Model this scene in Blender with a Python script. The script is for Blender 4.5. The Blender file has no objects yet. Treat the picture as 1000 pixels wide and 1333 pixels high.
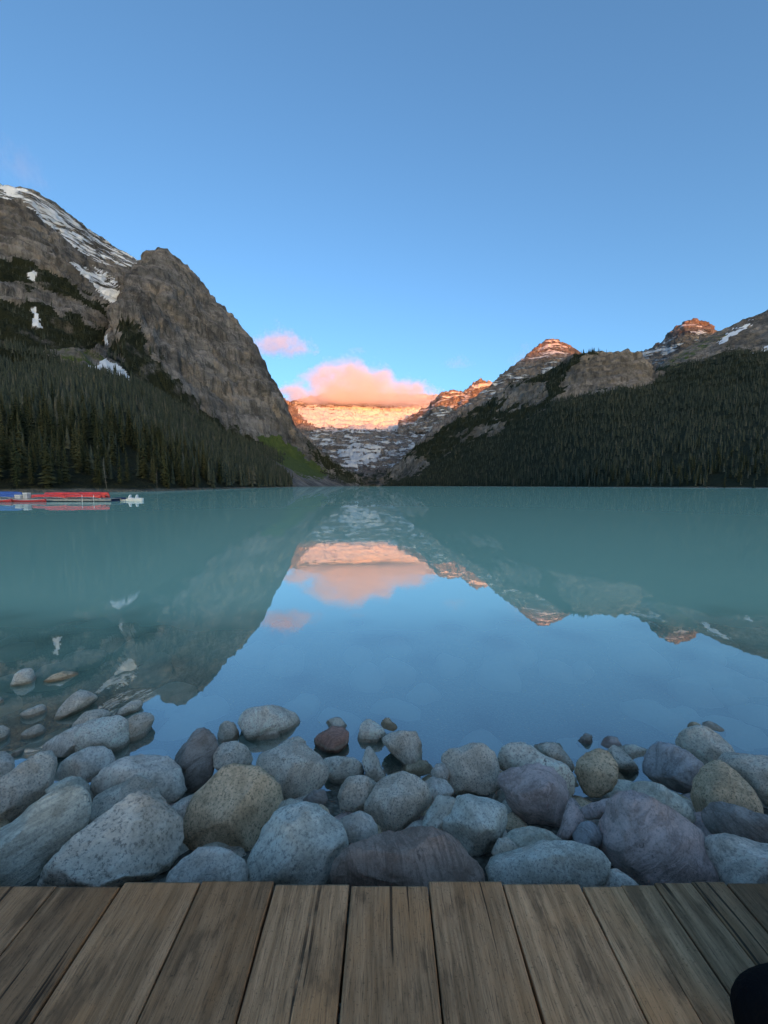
import bpy, bmesh, math, random
import numpy as np
from mathutils import Vector
from mathutils.bvhtree import BVHTree

# ------------------------------------------------------------------ camera, sky, sun, exposure
S = bpy.context.scene
C = S.collection
R = math.radians
CAM_Z, DECK_Z, F_PX, PITCH = 2.25, 0.75, 481.0, R(4.04)
SUN_EL, SUN_AZ = R(2.2), R(164)          # low dawn sun behind the camera
cam = bpy.data.cameras.new('camera')
cam.sensor_fit = 'HORIZONTAL'; cam.sensor_width = 36; cam.lens = 36*F_PX/1000
cam.clip_start = 0.05; cam.clip_end = 90000
cam_o = bpy.data.objects.new('camera', cam); C.objects.link(cam_o)
cam_o.location = (0, 0, CAM_Z); cam_o.rotation_euler = (R(90)-PITCH, 0, 0)
S.camera = cam_o

world = bpy.data.worlds.new('World'); S.world = world; world.use_nodes = True
wn = world.node_tree
sky = wn.nodes.new('ShaderNodeTexSky'); sky.sky_type = 'NISHITA'; sky.sun_disc = False
sky.sun_elevation = SUN_EL; sky.sun_rotation = SUN_AZ
sky.altitude = 1700; sky.dust_density = 10; sky.ozone_density = 3.0; sky.air_density = 0.75
wn.nodes['Background'].inputs['Strength'].default_value = 0.15
wn.links.new(sky.outputs[0], wn.nodes['Background'].inputs[0])

sun = bpy.data.lights.new('sun', 'SUN'); sun.energy = 1.15; sun.angle = R(0.5); sun.color = (1.0, 0.25, 0.02)
sun_o = bpy.data.objects.new('sun', sun); C.objects.link(sun_o)
sdir = Vector((math.sin(SUN_AZ)*math.cos(SUN_EL), math.cos(SUN_AZ)*math.cos(SUN_EL), math.sin(SUN_EL)))
sun_o.rotation_euler = sdir.to_track_quat('Z', 'Y').to_euler(); sun_o.location = (30, -50, 60)

vs = S.view_settings
vs.view_transform = 'Standard'; vs.look = 'None'; vs.gamma = 1.0; vs.use_curve_mapping = False
vs.exposure = 2.88
vs.use_white_balance = True; vs.white_balance_temperature = 9400; vs.white_balance_tint = 4
S.cycles.use_denoising = True
S.cycles.max_bounces = 8; S.cycles.diffuse_bounces = 2; S.cycles.glossy_bounces = 3
S.cycles.transparent_max_bounces = 12; S.cycles.volume_bounces = 4
S.cycles.caustics_reflective = False; S.cycles.caustics_refractive = False

rng = np.random.default_rng(7)
random.seed(7)

# ------------------------------------------------------------------ helpers
def tag(o, label=None, cat=None, group=None, kind=None):
    if label: o['label'] = label
    if cat: o['category'] = cat
    if group: o['group'] = group
    if kind: o['kind'] = kind
    return o
def link(name, mesh, parent=None, loc=None):
    o = bpy.data.objects.new(name, mesh); C.objects.link(o)
    if parent: o.parent = parent
    if loc is not None: o.location = loc
    return o
def empty(name, loc=(0, 0, 0), rz=0):
    o = bpy.data.objects.new(name, None); C.objects.link(o)
    o.location = loc; o.rotation_euler = (0, 0, rz); o.empty_display_size = 0.2
    return o
cp, sp = math.cos(PITCH), math.sin(PITCH)
def ray(px, py):
    """direction of a photo pixel with forward component 1"""
    u = (px-500)/F_PX; v = (py-666.5)/F_PX
    f = cp - v*sp
    return np.array([u/f, 1.0, -(v*cp+sp)/f])
def at(px, py, fwd):
    d = ray(px, py); return np.array([d[0]*fwd, fwd, CAM_Z+d[2]*fwd])
def at_z(px, py, z):
    d = ray(px, py); t = (z-CAM_Z)/d[2]; return np.array([d[0]*t, t, z])
def topx(P):
    """world points -> photo pixels"""
    x, y, z = P[..., 0], P[..., 1], P[..., 2]-CAM_Z
    dep = y*cp - z*sp; dn = -z*cp - y*sp
    return 500+F_PX*x/dep, 666.5+F_PX*dn/dep

_perm = np.random.default_rng(3).permutation(256).astype(np.int64)
_perm = np.concatenate([_perm, _perm, _perm])
_grad = np.random.default_rng(4).normal(size=(256, 3)); _grad /= np.linalg.norm(_grad, axis=1)[:, None]
def perlin(P):
    P = np.asarray(P, float); i = np.floor(P).astype(np.int64); f = P-i; i &= 255
    w = f*f*f*(f*(f*6-15)+10)
    out = 0
    for dx in (0, 1):
        for dy in (0, 1):
            for dz in (0, 1):
                h = _perm[_perm[_perm[i[..., 0]+dx]+i[..., 1]+dy]+i[..., 2]+dz]
                g = _grad[h & 255]
                n = g[..., 0]*(f[..., 0]-dx)+g[..., 1]*(f[..., 1]-dy)+g[..., 2]*(f[..., 2]-dz)
                ww = (w[..., 0] if dx else 1-w[..., 0])*(w[..., 1] if dy else 1-w[..., 1])*(w[..., 2] if dz else 1-w[..., 2])
                out = out+n*ww
    return out*1.5
def fbm(P, octv=4, gain=.5, ridged=False):
    a, s, out = 1.0, 1.0, 0
    for k in range(octv):
        n = perlin(P*s+17.3*k)
        out = out+a*((1-2*np.abs(n)) if ridged else n); a *= gain; s *= 2.03
    return out
def smooth(a, b, x):
    t = np.clip((x-a)/(b-a), 0, 1); return t*t*(3-2*t)
def inpoly(x, y, poly):
    r = np.zeros(x.shape, bool); n = len(poly); j = n-1
    for i in range(n):
        xi, yi = poly[i]; xj, yj = poly[j]
        if yi != yj:
            c = ((yi > y) != (yj > y)) & (x < (xj-xi)*(y-yi)/(yj-yi)+xi); r ^= c
        j = i
    return r
def mesh_np(name, verts, faces, mat=None, smooth_shade=True):
    """verts (n,3), faces (m,k) -> mesh, fast"""
    verts = np.asarray(verts, np.float32); faces = np.asarray(faces, np.int32)
    m = bpy.data.meshes.new(name)
    k = faces.shape[1]
    m.vertices.add(len(verts)); m.vertices.foreach_set('co', verts.ravel())
    m.loops.add(faces.size); m.loops.foreach_set('vertex_index', faces.ravel())
    m.polygons.add(len(faces)); m.polygons.foreach_set('loop_start', np.arange(0, faces.size, k, dtype=np.int32))
    m.update(calc_edges=True); m.validate()
    if smooth_shade: m.polygons.foreach_set('use_smooth', np.ones(len(m.polygons), bool))
    if mat: m.materials.append(mat)
    return m
def attr(m, name, vals):
    a = m.attributes.new(name, 'FLOAT', 'POINT'); a.data.foreach_set('value', np.asarray(vals, np.float32).ravel())
def gridfaces(nr, nc):
    a = np.arange(nr*nc).reshape(nr, nc)
    return np.stack([a[:-1, :-1], a[:-1, 1:], a[1:, 1:], a[1:, :-1]], -1).reshape(-1, 4)

class MB:
    """collects boxes and lofts into one mesh"""
    def __init__(s): s.v = []; s.f = []
    def box(s, x0, x1, y0, y1, z0, z1):
        b = len(s.v)
        s.v += [(x, y, z) for z in (z0, z1) for y in (y0, y1) for x in (x0, x1)]
        s.f += [tuple(b+i for i in q) for q in ((0, 2, 3, 1), (4, 5, 7, 6), (0, 1, 5, 4), (2, 6, 7, 3), (0, 4, 6, 2), (1, 3, 7, 5))]
    def rings(s, rings, cap=True):
        b = len(s.v); n = len(rings[0])
        for r in rings: s.v += [tuple(p) for p in r]
        for k in range(len(rings)-1):
            for i in range(n):
                j = (i+1) % n
                s.f.append((b+k*n+i, b+k*n+j, b+(k+1)*n+j, b+(k+1)*n+i))
        if cap:
            s.f.append(tuple(b+i for i in reversed(range(n)))); e = b+(len(rings)-1)*n
            s.f.append(tuple(e+i for i in range(n)))
    def tube(s, pts, rad, n=8):
        pts = [Vector(p) for p in pts]; rr = []
        for k, p in enumerate(pts):
            t = (pts[min(k+1, len(pts)-1)]-pts[max(k-1, 0)]).normalized()
            a = t.orthogonal().normalized(); b = t.cross(a)
            r = rad[k] if hasattr(rad, '__len__') else rad
            rr.append([p+(a*math.cos(6.2832*i/n)+b*math.sin(6.2832*i/n))*r for i in range(n)])
        # keep rings aligned
        for k in range(1, len(rr)):
            best = min(range(n), key=lambda q: sum((rr[k][(i+q) % n]-pts[k]-rr[k-1][i]+pts[k-1]).length for i in range(n)))
            rr[k] = [rr[k][(i+best) % n] for i in range(n)]
        s.rings(rr)
    def mesh(s, name, mat, smooth_shade=False, bevel=0, seg=2):
        m = bpy.data.meshes.new(name); m.from_pydata(s.v, [], s.f); m.update()
        bm = bmesh.new(); bm.from_mesh(m); bmesh.ops.recalc_face_normals(bm, faces=bm.faces)
        if bevel: bmesh.ops.bevel(bm, geom=bm.edges[:], offset=bevel, segments=seg, affect='EDGES', profile=.6)
        bm.to_mesh(m); bm.free()
        if smooth_shade:
            for p in m.polygons: p.use_smooth = True
        m.materials.append(mat); return m

# ------------------------------------------------------------------ node materials
class NT:
    def __init__(s, name):
        s.m = bpy.data.materials.new(name); s.m.use_nodes = True; s.t = s.m.node_tree
        s.b = s.t.nodes['Principled BSDF']; s.out = s.t.nodes['Material Output']
    def n(s, typ, ins=None, **kw):
        nd = s.t.nodes.new('ShaderNode'+typ)
        for k, v in kw.items(): setattr(nd, k, v)
        for k, v in (ins or {}).items(): s.set(nd.inputs[k], v)
        return nd
    def set(s, sock, v):
        if hasattr(v, 'is_linked') or hasattr(v, 'links'): s.t.links.new(v, sock)
        elif isinstance(v, bpy.types.Node): s.t.links.new(v.outputs[0], sock)
        elif isinstance(v, (tuple, list)) and len(v) == 3 and sock.type == 'RGBA': sock.default_value = (*v, 1)
        else: sock.default_value = v
    def math(s, op, a, b=0.0, c=None, clamp=False):
        nd = s.n('Math', operation=op, use_clamp=clamp); s.set(nd.inputs[0], a); s.set(nd.inputs[1], b)
        if c is not None: s.set(nd.inputs[2], c)
        return nd.outputs[0]
    def mix(s, fac, a, b, blend='MIX'):
        nd = s.n('Mix', data_type='RGBA', blend_type=blend); s.set(nd.inputs[0], fac); s.set(nd.inputs[6], a); s.set(nd.inputs[7], b)
        return nd.outputs[2]
    def noise(s, vec, scale, detail=5, rough=.6, dist=0.0, col=False):
        nd = s.n('TexNoise', {'Vector': vec, 'Scale': scale, 'Detail': detail, 'Roughness': rough, 'Distortion': dist})
        return nd.outputs[1 if col else 0]
    def ramp(s, v, a, b, lo=0.0, hi=1.0):
        nd = s.n('MapRange', {0: v, 1: a, 2: b, 3: lo, 4: hi}, interpolation_type='SMOOTHSTEP'); return nd.outputs[0]
    def vec(s, v, scale=(1, 1, 1), loc=(0, 0, 0)):
        return s.n('Mapping', {'Vector': v, 'Scale': scale, 'Location': loc}).outputs[0]
    def attr(s, name): return s.n('Attribute', attribute_name=name).outputs['Fac']
    def bump(s, h, strength=.5, dist=.02, nrm=None):
        nd = s.n('Bump', {'Height': h, 'Strength': strength, 'Distance': dist})
        if nrm: s.set(nd.inputs['Normal'], nrm)
        return nd.outputs[0]
    def done(s, color, rough=.9, normal=None, spec=.3):
        s.set(s.b.inputs['Base Color'], color); s.set(s.b.inputs['Roughness'], rough)
        s.set(s.b.inputs['Specular IOR Level'], spec)
        if normal: s.set(s.b.inputs['Normal'], normal)
        return s.m
    @property
    def obj(s): return s.n('TexCoord').outputs['Object']
    @property
    def pos(s): return s.n('NewGeometry').outputs['Position']

def paint(name, col, rough=.5, spec=.4, var=.15):
    t = NT(name); nz = t.noise(t.obj, 3.0, 5)
    return t.done(t.mix(t.ramp(nz, .3, .75), tuple(c*(1-var) for c in col), tuple(min(1, c*(1+var)) for c in col)), rough, None, spec)

def mountain_mat(name, rock_a, rock_b, rock_c, strata=.012, bump=1.0, led=.022, led_z=2.6, snow=(.54, .55, .56)):
    t = NT(name); p = t.pos
    warp = t.noise(p, .004, 4)
    sep = t.n('SeparateXYZ', {0: p})
    lay = t.math('ADD', t.math('MULTIPLY', sep.outputs[2], strata), t.math('MULTIPLY', warp, 2.2))
    comb = t.n('CombineXYZ', {0: t.math('MULTIPLY', sep.outputs[0], .0012), 1: t.math('MULTIPLY', sep.outputs[1], .0012), 2: lay})
    band = t.noise(comb.outputs[0], 2.6, 7, .7)
    blot = t.noise(p, .012, 7, .65)
    fine = t.noise(t.vec(p, (1, 1, .45)), .09, 6, .7)
    streak = t.noise(t.vec(p, (1, 1, .12)), .045, 6, .7)
    col = t.mix(t.ramp(band, .38, .62), rock_a, rock_b)
    col = t.mix(t.ramp(blot, .5, .72), col, rock_c)
    col = t.mix(t.ramp(t.noise(p, .0042, 5, .6), .46, .62, 0, .75), col, tuple(c*.5 for c in rock_a))
    col = t.mix(t.ramp(t.noise(p, .0065, 5, .6, 1.0), .55, .70, 0, .6), col, tuple(c*1.1 for c in rock_c))
    col = t.mix(t.ramp(streak, .44, .64, 0, .75), col, tuple(c*.36 for c in rock_a))
    col = t.mix(t.ramp(fine, .3, .75, .35, 0), col, (.03, .028, .025))
    # vegetation, scree
    g = t.ramp(t.math('ADD', t.attr('grass'), t.math('MULTIPLY', t.math('SUBTRACT', t.noise(p, .03, 5), .5), .9)), .42, .6)
    gcol = t.mix(t.noise(p, .05, 5), (.06, .10, .028), (.15, .18, .06))
    col = t.mix(g, col, gcol)
    fo = t.ramp(t.math('ADD', t.attr('forest'), t.math('MULTIPLY', t.math('SUBTRACT', t.noise(p, .02, 5), .5), .9)), .4, .62)
    fcol = t.mix(t.noise(p, .08, 5), (.018, .022, .012), (.05, .055, .03))
    col = t.mix(fo, col, fcol)
    shore = t.math('MULTIPLY', t.ramp(t.math('ADD', sep.outputs[2], t.math('MULTIPLY', t.noise(p, .05, 3), -1.6)), -.3, .75, 1, 0), .85)
    col = t.mix(shore, col, (.26, .24, .19))
    # snow lies along the ledges
    ledge = t.noise(t.vec(p, (.5, .5, led_z)), led, 7, .68)
    sn = t.math('SUBTRACT', t.attr('snow'), ledge)
    sn = t.ramp(sn, 0.0, .05)
    col = t.mix(sn, col, snow)
    h = t.math('ADD', t.math('MULTIPLY', band, 22.0), t.math('ADD', t.math('MULTIPLY', fine, 13.0), t.math('MULTIPLY', streak, 24.0)))
    h = t.math('MULTIPLY', h, t.math('SUBTRACT', 1.0, t.math('MULTIPLY', sn, .85)))
    return t.done(col, .95, t.bump(h, .9*bump, 1.0), .1)

def forest_mat(name, a, b, c):
    t = NT(name); v = t.attr('tint'); nz = t.noise(t.pos, .9, 4)
    col = t.mix(v, a, b); col = t.mix(t.ramp(v, .86, .95), col, c)
    col = t.mix(t.ramp(nz, .35, .7, .0, .45), col, tuple(x*.4 for x in a))
    return t.done(col, .85, None, .15)

def rock_mat():
    t = NT('boulder_stone'); oi = t.n('ObjectInfo')
    off = t.n('CombineXYZ', {0: t.math('MULTIPLY', oi.outputs['Random'], 91.0), 1: t.math('MULTIPLY', oi.outputs['Random'], 37.0), 2: 0.0})
    v = t.n('VectorMath', {0: t.obj, 1: off}, operation='ADD').outputs[0]
    base = oi.outputs['Color']; speck = oi.outputs['Alpha']; plain = t.math('SUBTRACT', 1.3, speck)
    v = t.n('VectorMath', {0: v, 'Scale': t.math('ADD', .75, t.math('MULTIPLY', oi.outputs['Random'], .7))}, operation='SCALE').outputs[0]
    big = t.noise(v, 5.0, 6, .65, .8)
    mid = t.noise(v, 15.0, 8, .78, .5)
    fine = t.noise(v, 70.0, 6, .8)
    vv = t.n('VectorRotate', {0: v, 'Axis': (.3, .8, .5), 'Angle': t.math('MULTIPLY', oi.outputs['Random'], 12.0)}).outputs[0]
    vein = t.noise(t.vec(vv, (1, 1, 5.0)), 5.0, 7, .72, .8)
    col = t.mix(t.ramp(big, .36, .60), t.mix(1.0, base, (.74, .70, .66), 'MULTIPLY'), t.mix(1.0, base, (1.10, 1.09, 1.08), 'MULTIPLY'))
    col = t.mix(t.math('MULTIPLY', t.ramp(vein, .47, .60, 0, .85), plain), col, t.mix(1.0, base, (.55, .52, .50), 'MULTIPLY'))
    col = t.mix(t.ramp(mid, .54, .70, 0, .65), col, t.mix(1.0, base, (1.16, 1.16, 1.16), 'MULTIPLY'))
    col = t.mix(t.ramp(mid, .33, .45, .75, 0), col, t.mix(1.0, base, (.42, .38, .34), 'MULTIPLY'))
    pits = t.ramp(fine, .40, .49, .85, 0)
    col = t.mix(t.math('MULTIPLY', pits, speck), col, t.mix(1.0, base, (.28, .27, .27), 'MULTIPLY'))
    col = t.mix(t.ramp(fine, .55, .68, 0, .6), col, t.mix(1.0, base, (1.2, 1.2, 1.2), 'MULTIPLY'))
    cr = t.n('TexVoronoi', {'Vector': t.n('VectorMath', {0: v, 1: t.noise(v, 3.0, 4, col=True)}, operation='ADD').outputs[0], 'Scale': 1.7}, feature='DISTANCE_TO_EDGE').outputs['Distance']
    crack = t.math('MULTIPLY', t.ramp(cr, .0, .010, 1, 0), t.ramp(big, .56, .64))
    col = t.mix(t.math('MULTIPLY', crack, .55), col, (.07, .06, .05))
    col = t.n('VectorMath', {0: col, 1: (.9, .9, .9)}, operation='MINIMUM').outputs[0]
    # wet band at the waterline, pale water murk painted into the colour below it
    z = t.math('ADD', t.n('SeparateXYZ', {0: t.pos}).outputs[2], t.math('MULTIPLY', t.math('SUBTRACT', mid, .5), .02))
    wet = t.ramp(z, .022, .04, 1, 0)
    ring = t.math('MULTIPLY', t.ramp(z, .03, .042), t.ramp(z, .05, .064, 1, 0))
    col = t.mix(t.math('MULTIPLY', wet, .68), col, t.mix(1.0, base, (.22, .19, .14), 'MULTIPLY'))
    col = t.mix(t.math('MULTIPLY', ring, .35), col, (.42, .38, .28))
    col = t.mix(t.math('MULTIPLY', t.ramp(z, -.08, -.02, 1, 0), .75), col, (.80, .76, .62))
    h = t.math('ADD', t.math('MULTIPLY', mid, .6), t.math('ADD', t.math('MULTIPLY', fine, .28), t.math('MULTIPLY', vein, .7)))
    h = t.math('SUBTRACT', h, t.math('MULTIPLY', crack, .35))
    rough = t.math('SUBTRACT', .85, t.math('MULTIPLY', wet, .5))
    return t.done(col, rough, t.bump(h, .9, .03), .25)

def wood_mat():
    t = NT('weathered_board'); oi = t.n('ObjectInfo'); rnd = oi.outputs['Random']
    off = t.n('CombineXYZ', {0: t.math('MULTIPLY', rnd, 53.0), 1: t.math('MULTIPLY', rnd, 29.0), 2: 0.0})
    v = t.n('VectorMath', {0: t.obj, 1: off}, operation='ADD').outputs[0]
    # knots push the grain aside
    kn = t.n('TexVoronoi', {'Vector': t.vec(v, (3.0, 1.1, 0)), 'Scale': 1.0, 'Randomness': 1.0}).outputs['Distance']
    knot = t.ramp(kn, .0, .30, 1, 0)
    sx = t.n('SeparateXYZ', {0: v})
    wob = t.math('MULTIPLY', t.math('SUBTRACT', t.noise(t.vec(v, (2, .5, 1)), 1.6, 3), .5), .07)
    gx = t.math('ADD', t.math('ADD', sx.outputs[0], wob), t.math('MULTIPLY', knot, .035))
    gv = t.n('CombineXYZ', {0: t.math('MULTIPLY', gx, 26.0), 1: t.math('MULTIPLY', sx.outputs[1], 1.6), 2: 0.0}).outputs[0]
    grain = t.noise(gv, 1.0, 6, .72)
    gf = t.n('CombineXYZ', {0: t.math('MULTIPLY', gx, 190.0), 1: t.math('MULTIPLY', sx.outputs[1], 11.0), 2: 0.0}).outputs[0]
    fib = t.noise(gf, 1.0, 4, .7)
    blot = t.noise(v, 2.4, 5, .6)
    blot2 = t.noise(t.vec(v, (1.6, .7, 1)), 5.0, 5, .65)
    col = t.mix(t.ramp(grain, .3, .7), (.235, .128, .064), (.62, .35, .19))
    col = t.mix(t.ramp(blot, .42, .7, 0, .75), col, (.52, .25, .11))
    col = t.mix(t.ramp(blot2, .50, .66, 0, .8), col, (.17, .095, .05))
    col = t.mix(t.ramp(fib, .3, .5, .6, 0), col, (.03, .025, .02))
    col = t.mix(t.ramp(fib, .6, .8, 0, .4), col, (.78, .50, .28))
    col = t.mix(t.ramp(kn, .02, .13, .85, 0), col, (.035, .025, .016))
    chk = t.math('MULTIPLY', t.ramp(t.noise(t.n('CombineXYZ', {0: t.math('MULTIPLY', gx, 34.0), 1: t.math('MULTIPLY', sx.outputs[1], .5), 2: 4.0}).outputs[0], 1.0, 1), .335, .352, 1, 0), t.ramp(blot, .38, .5))
    col = t.mix(t.math('MULTIPLY', chk, .8), col, (.012, .01, .008))
    dots = t.noise(v, 130.0, 3, .7)
    col = t.mix(t.ramp(dots, .30, .42, .5, 0), col, (.04, .028, .018))
    tone = t.math('ADD', .58, t.math('MULTIPLY', rnd, .62))
    col = t.mix(1.0, col, t.n('CombineColor', {0: tone, 1: tone, 2: tone}).outputs[0], 'MULTIPLY')
    h = t.math('SUBTRACT', t.math('ADD', t.math('MULTIPLY', fib, .5), grain), t.math('MULTIPLY', chk, 1.2))
    return t.done(col, .8, t.bump(h, 1.0, .006), .25)

def ground_mat(name, a, b, scale):
    t = NT(name); p = t.pos
    n1 = t.noise(p, scale, 8, .7); vo = t.n('TexVoronoi', {'Vector': p, 'Scale': scale*9}).outputs['Distance']
    col = t.mix(t.ramp(n1, .3, .7), a, b); col = t.mix(t.ramp(vo, .2, .7, 0, .5), col, tuple(x*.3 for x in a))
    return t.done(col, .95, t.bump(t.math('ADD', n1, vo), .7, .05), .15)

def water_mat():
    t = NT('glacial_water'); p = t.pos
    b1 = t.noise(t.vec(p, (.55, 1, 1)), .9, 3, .5)
    b2 = t.noise(t.vec(p, (.4, 1, 1)), .06, 4, .55)
    h = t.math('ADD', t.math('MULTIPLY', b1, .004), t.math('MULTIPLY', b2, .025))
    nrm = t.bump(h, .10, 1.0)
    gl = t.n('BsdfGlossy', {'Color': (.96, .98, 1.0), 'Roughness': .012, 'Normal': nrm})
    cl = t.noise(p, .012, 4)
    body = t.n('BsdfDiffuse', {'Color': t.mix(cl, (.32, .65, .51), (.37, .71, .55))})
    tr = t.n('BsdfTransparent', {'Color': (.80, .92, .90)})
    dep = t.attr('depth')
    op = t.math('SUBTRACT', 1.0, t.math('POWER', 2.7183, t.math('MULTIPLY', dep, -1.15)))
    op = t.math('MINIMUM', op, 1.0)
    under = t.n('MixShader', {0: op, 1: tr, 2: body})
    fr = t.n('Fresnel', {'IOR': 1.5}).outputs[0]
    fac = t.math('ADD', .27, t.math('MULTIPLY', fr, .47))
    mx = t.n('MixShader', {0: fac, 1: under, 2: gl})
    t.t.links.new(mx.outputs[0], t.out.inputs['Surface'])
    return t.m

def cloud_mat(name, seed, dens, thr, col, peak):
    t = NT(name); t.t.nodes.remove(t.b)
    o = t.obj
    so = t.n('SeparateXYZ', {0: o}); zz = so.outputs[2]
    # a broad low bank with one heap near its middle
    hx = t.math('POWER', t.math('MULTIPLY', t.math('ADD', so.outputs[0], .06), 2.3), 2.0)
    top = t.math('ADD', 1-peak, t.math('MULTIPLY', t.math('POWER', 2.718, t.math('MULTIPLY', hx, -1.0)), peak))
    zu = t.math('DIVIDE', t.math('ADD', zz, .62), t.math('MULTIPLY', top, 1.5))
    rv = t.n('CombineXYZ', {0: so.outputs[0], 1: so.outputs[1], 2: zu}).outputs[0]
    r = t.n('VectorMath', {0: rv}, operation='LENGTH').outputs['Value']
    nz = t.noise(t.n('VectorMath', {0: t.vec(o, (2.4, 1.5, 1.0)), 1: (seed, seed*2.3, 0)}, operation='ADD').outputs[0], 1.9, 8, .66)
    d = t.math('SUBTRACT', t.math('ADD', t.math('MULTIPLY', t.math('SUBTRACT', nz, .5), 2.6), .62), t.math('MULTIPLY', t.math('POWER', r, 2.0), .78))
    d = t.math('MULTIPLY', t.ramp(d, thr, thr+.55), t.ramp(zz, -.74, -.58))
    vol = t.n('VolumePrincipled', {'Color': col, 'Density': t.math('MULTIPLY', d, dens), 'Anisotropy': .0})
    t.t.links.new(vol.outputs[0], t.out.inputs['Volume'])
    t.m.cycles.volume_step_rate = 1.0
    return t.m

# ------------------------------------------------------------------ terrain
def rail(ctrl, n, z=None):
    """ctrl: (px, py or None, fwd[, z]) control points -> n world points"""
    c = np.array([(a[0], -1e9 if a[1] is None else a[1], a[2]) for a in ctrl], float)
    px = np.linspace(c[0, 0], c[-1, 0], n)
    fw = np.exp(np.interp(px, c[:, 0], np.log(c[:, 2])))
    if z is not None:
        # on a level: lateral from px at the horizon
        return np.stack([(px-500)/F_PX*fw*1.0, fw, np.full(n, z)], 1)
    py = np.interp(px, c[:, 0], c[:, 1])
    return np.array([at(a, b, f) for a, b, f in zip(px, py, fw)])
def terrain(name, label, mat, rails, rows, amp, feat=60., vert=.35, masks=(), seed=0, jag=0, ridge_row=None, terr=0.0):
    """rails: list of (n,3); rows: subdivisions between rails; amp: displacement per rail in metres"""
    P, A = [], []
    for k in range(len(rails)-1):
        t = np.linspace(0, 1, rows[k], endpoint=(k == len(rails)-2))
        for q in t:
            P.append(rails[k]*(1-q)+rails[k+1]*q); A.append(amp[k]*(1-q)+amp[k+1]*q)
    P = np.array(P); A = np.array(A)[:, None]
    du = np.gradient(P, axis=1); dv = np.gradient(P, axis=0)
    N = np.cross(du, dv); N /= np.linalg.norm(N, axis=2)[..., None]+1e-9
    if N[..., 2].mean() < 0: N = -N
    Q = P+seed*1000.0
    Q = Q+np.stack([fbm(P/(feat*1.5)+31*k, 2) for k in range(3)], -1)*feat*.5
    Qs = Q*np.array([1, 1, vert])
    d = fbm(Qs/feat, 5, .55, True)*.7+fbm(Q/(feat*2.6), 3)*.9-.45
    d = d+.42*fbm(Q*np.array([1, 1, vert*.3])/(feat*.26), 3, .55, True)-.15
    lay = P[..., 2]/max(feat*.55, 1)+fbm(Q/(feat*4), 2)*1.2
    fr = lay-np.floor(lay)
    d = d+terr*(smooth(.15, .5, fr)-smooth(.85, 1.0, fr))
    P = P+N*(d*A)[..., None]
    if jag and ridge_row is not None:
        rr = fbm(P[ridge_row]/40.0, 4, .6)*jag
        w = np.exp(-((np.arange(P.shape[0])-ridge_row)/6.0)**2)
        P[..., 2] += w[:, None]*rr[None, :]
    nr, nc = P.shape[:2]
    m = mesh_np(name, P.reshape(-1, 3), gridfaces(nr, nc), mat)
    X, Y = topx(P)
    jx = fbm(P/45.0+5, 3)*7; jy = fbm(P/45.0+9, 3)*6
    vals = {k: np.zeros(X.shape) for k in ('snow', 'grass', 'forest')}
    for kind, val, poly in masks:
        vals[kind] = np.where(inpoly(X+jx*(1.6 if kind == 'forest' and val < 1 else .7), Y+jy*(1.6 if kind == 'forest' and val < 1 else .7), poly), val, vals[kind])
    vals['forest'] = np.where(vals['snow'] > .55, 0, vals['forest'])
    for k, v in vals.items(): attr(m, k, v)
    o = link(name, m); tag(o, label, kind='structure')
    return P, vals

rockL = mountain_mat('limestone_cliff', (.215, .20, .183), (.44, .395, .355), (.48, .37, .27), led_z=5.0, snow=(.80, .81, .82))
rockR = mountain_mat('quartzite_slope', (.27, .23, .19), (.46, .385, .32), (.43, .33, .23), .010, .8, snow=(.80, .81, .82))
rockF = mountain_mat('far_summit_rock', (.33, .285, .255), (.45, .38, .33), (.50, .36, .27), .014, 1.2, .010)
n = 520
ANY = [(-3000, -3000), (4000, -3000), (4000, 4000), (-3000, 4000)]
# wooded shore slope and cliffed spur
shoreL = [(-700, None, 62), (-300, None, 80), (0, None, 112), (100, None, 126), (200, None, 150), (260, None, 210), (300, None, 290), (340, None, 420), (375, None, 640), (420, None, 1050), (455, None, 1700), (475, None, 2150)]
forestT = [(-700, 510, 450), (-300, 490, 560), (0, 486, 650), (60, 484, 720), (110, 482, 800), (160, 487, 950), (200, 510, 1050), (250, 540, 1150), (300, 568, 1300), (350, 586, 1450), (390, 602, 1600), (430, 622, 1800), (478, 631, 2200)]
spurR = [(-700, 440, 640), (-300, 450, 700), (0, 458, 760), (60, 465, 840), (110, 468, 930), (140, 452, 1050), (155, 420, 1180), (161, 388, 1260), (168, 360, 1340), (180, 341, 1430), (195, 331, 1500), (212, 325, 1550), (223, 331, 1570), (240, 346, 1600), (270, 379, 1640), (300, 411, 1680), (326, 441, 1720), (341, 470, 1750), (360, 501, 1820), (369, 520, 1860), (376, 545, 1890), (390, 568, 1950), (412, 589, 2010), (440, 610, 2110), (478, 630, 2260)]
rs = rail(shoreL, n, .25); rf_ = rail(forestT, n); rr_ = rail(spurR, n)
rm = rs*.55+rf_*.45; rm[:, 2] *= .92
back = rr_*np.array([1.0, 1, 1])+np.array([-350, 500, 0]); back[:, 2] = rr_[:, 2]*.45
under = rs+np.array([6, -6, 0]); under[:, 2] = -3
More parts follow.
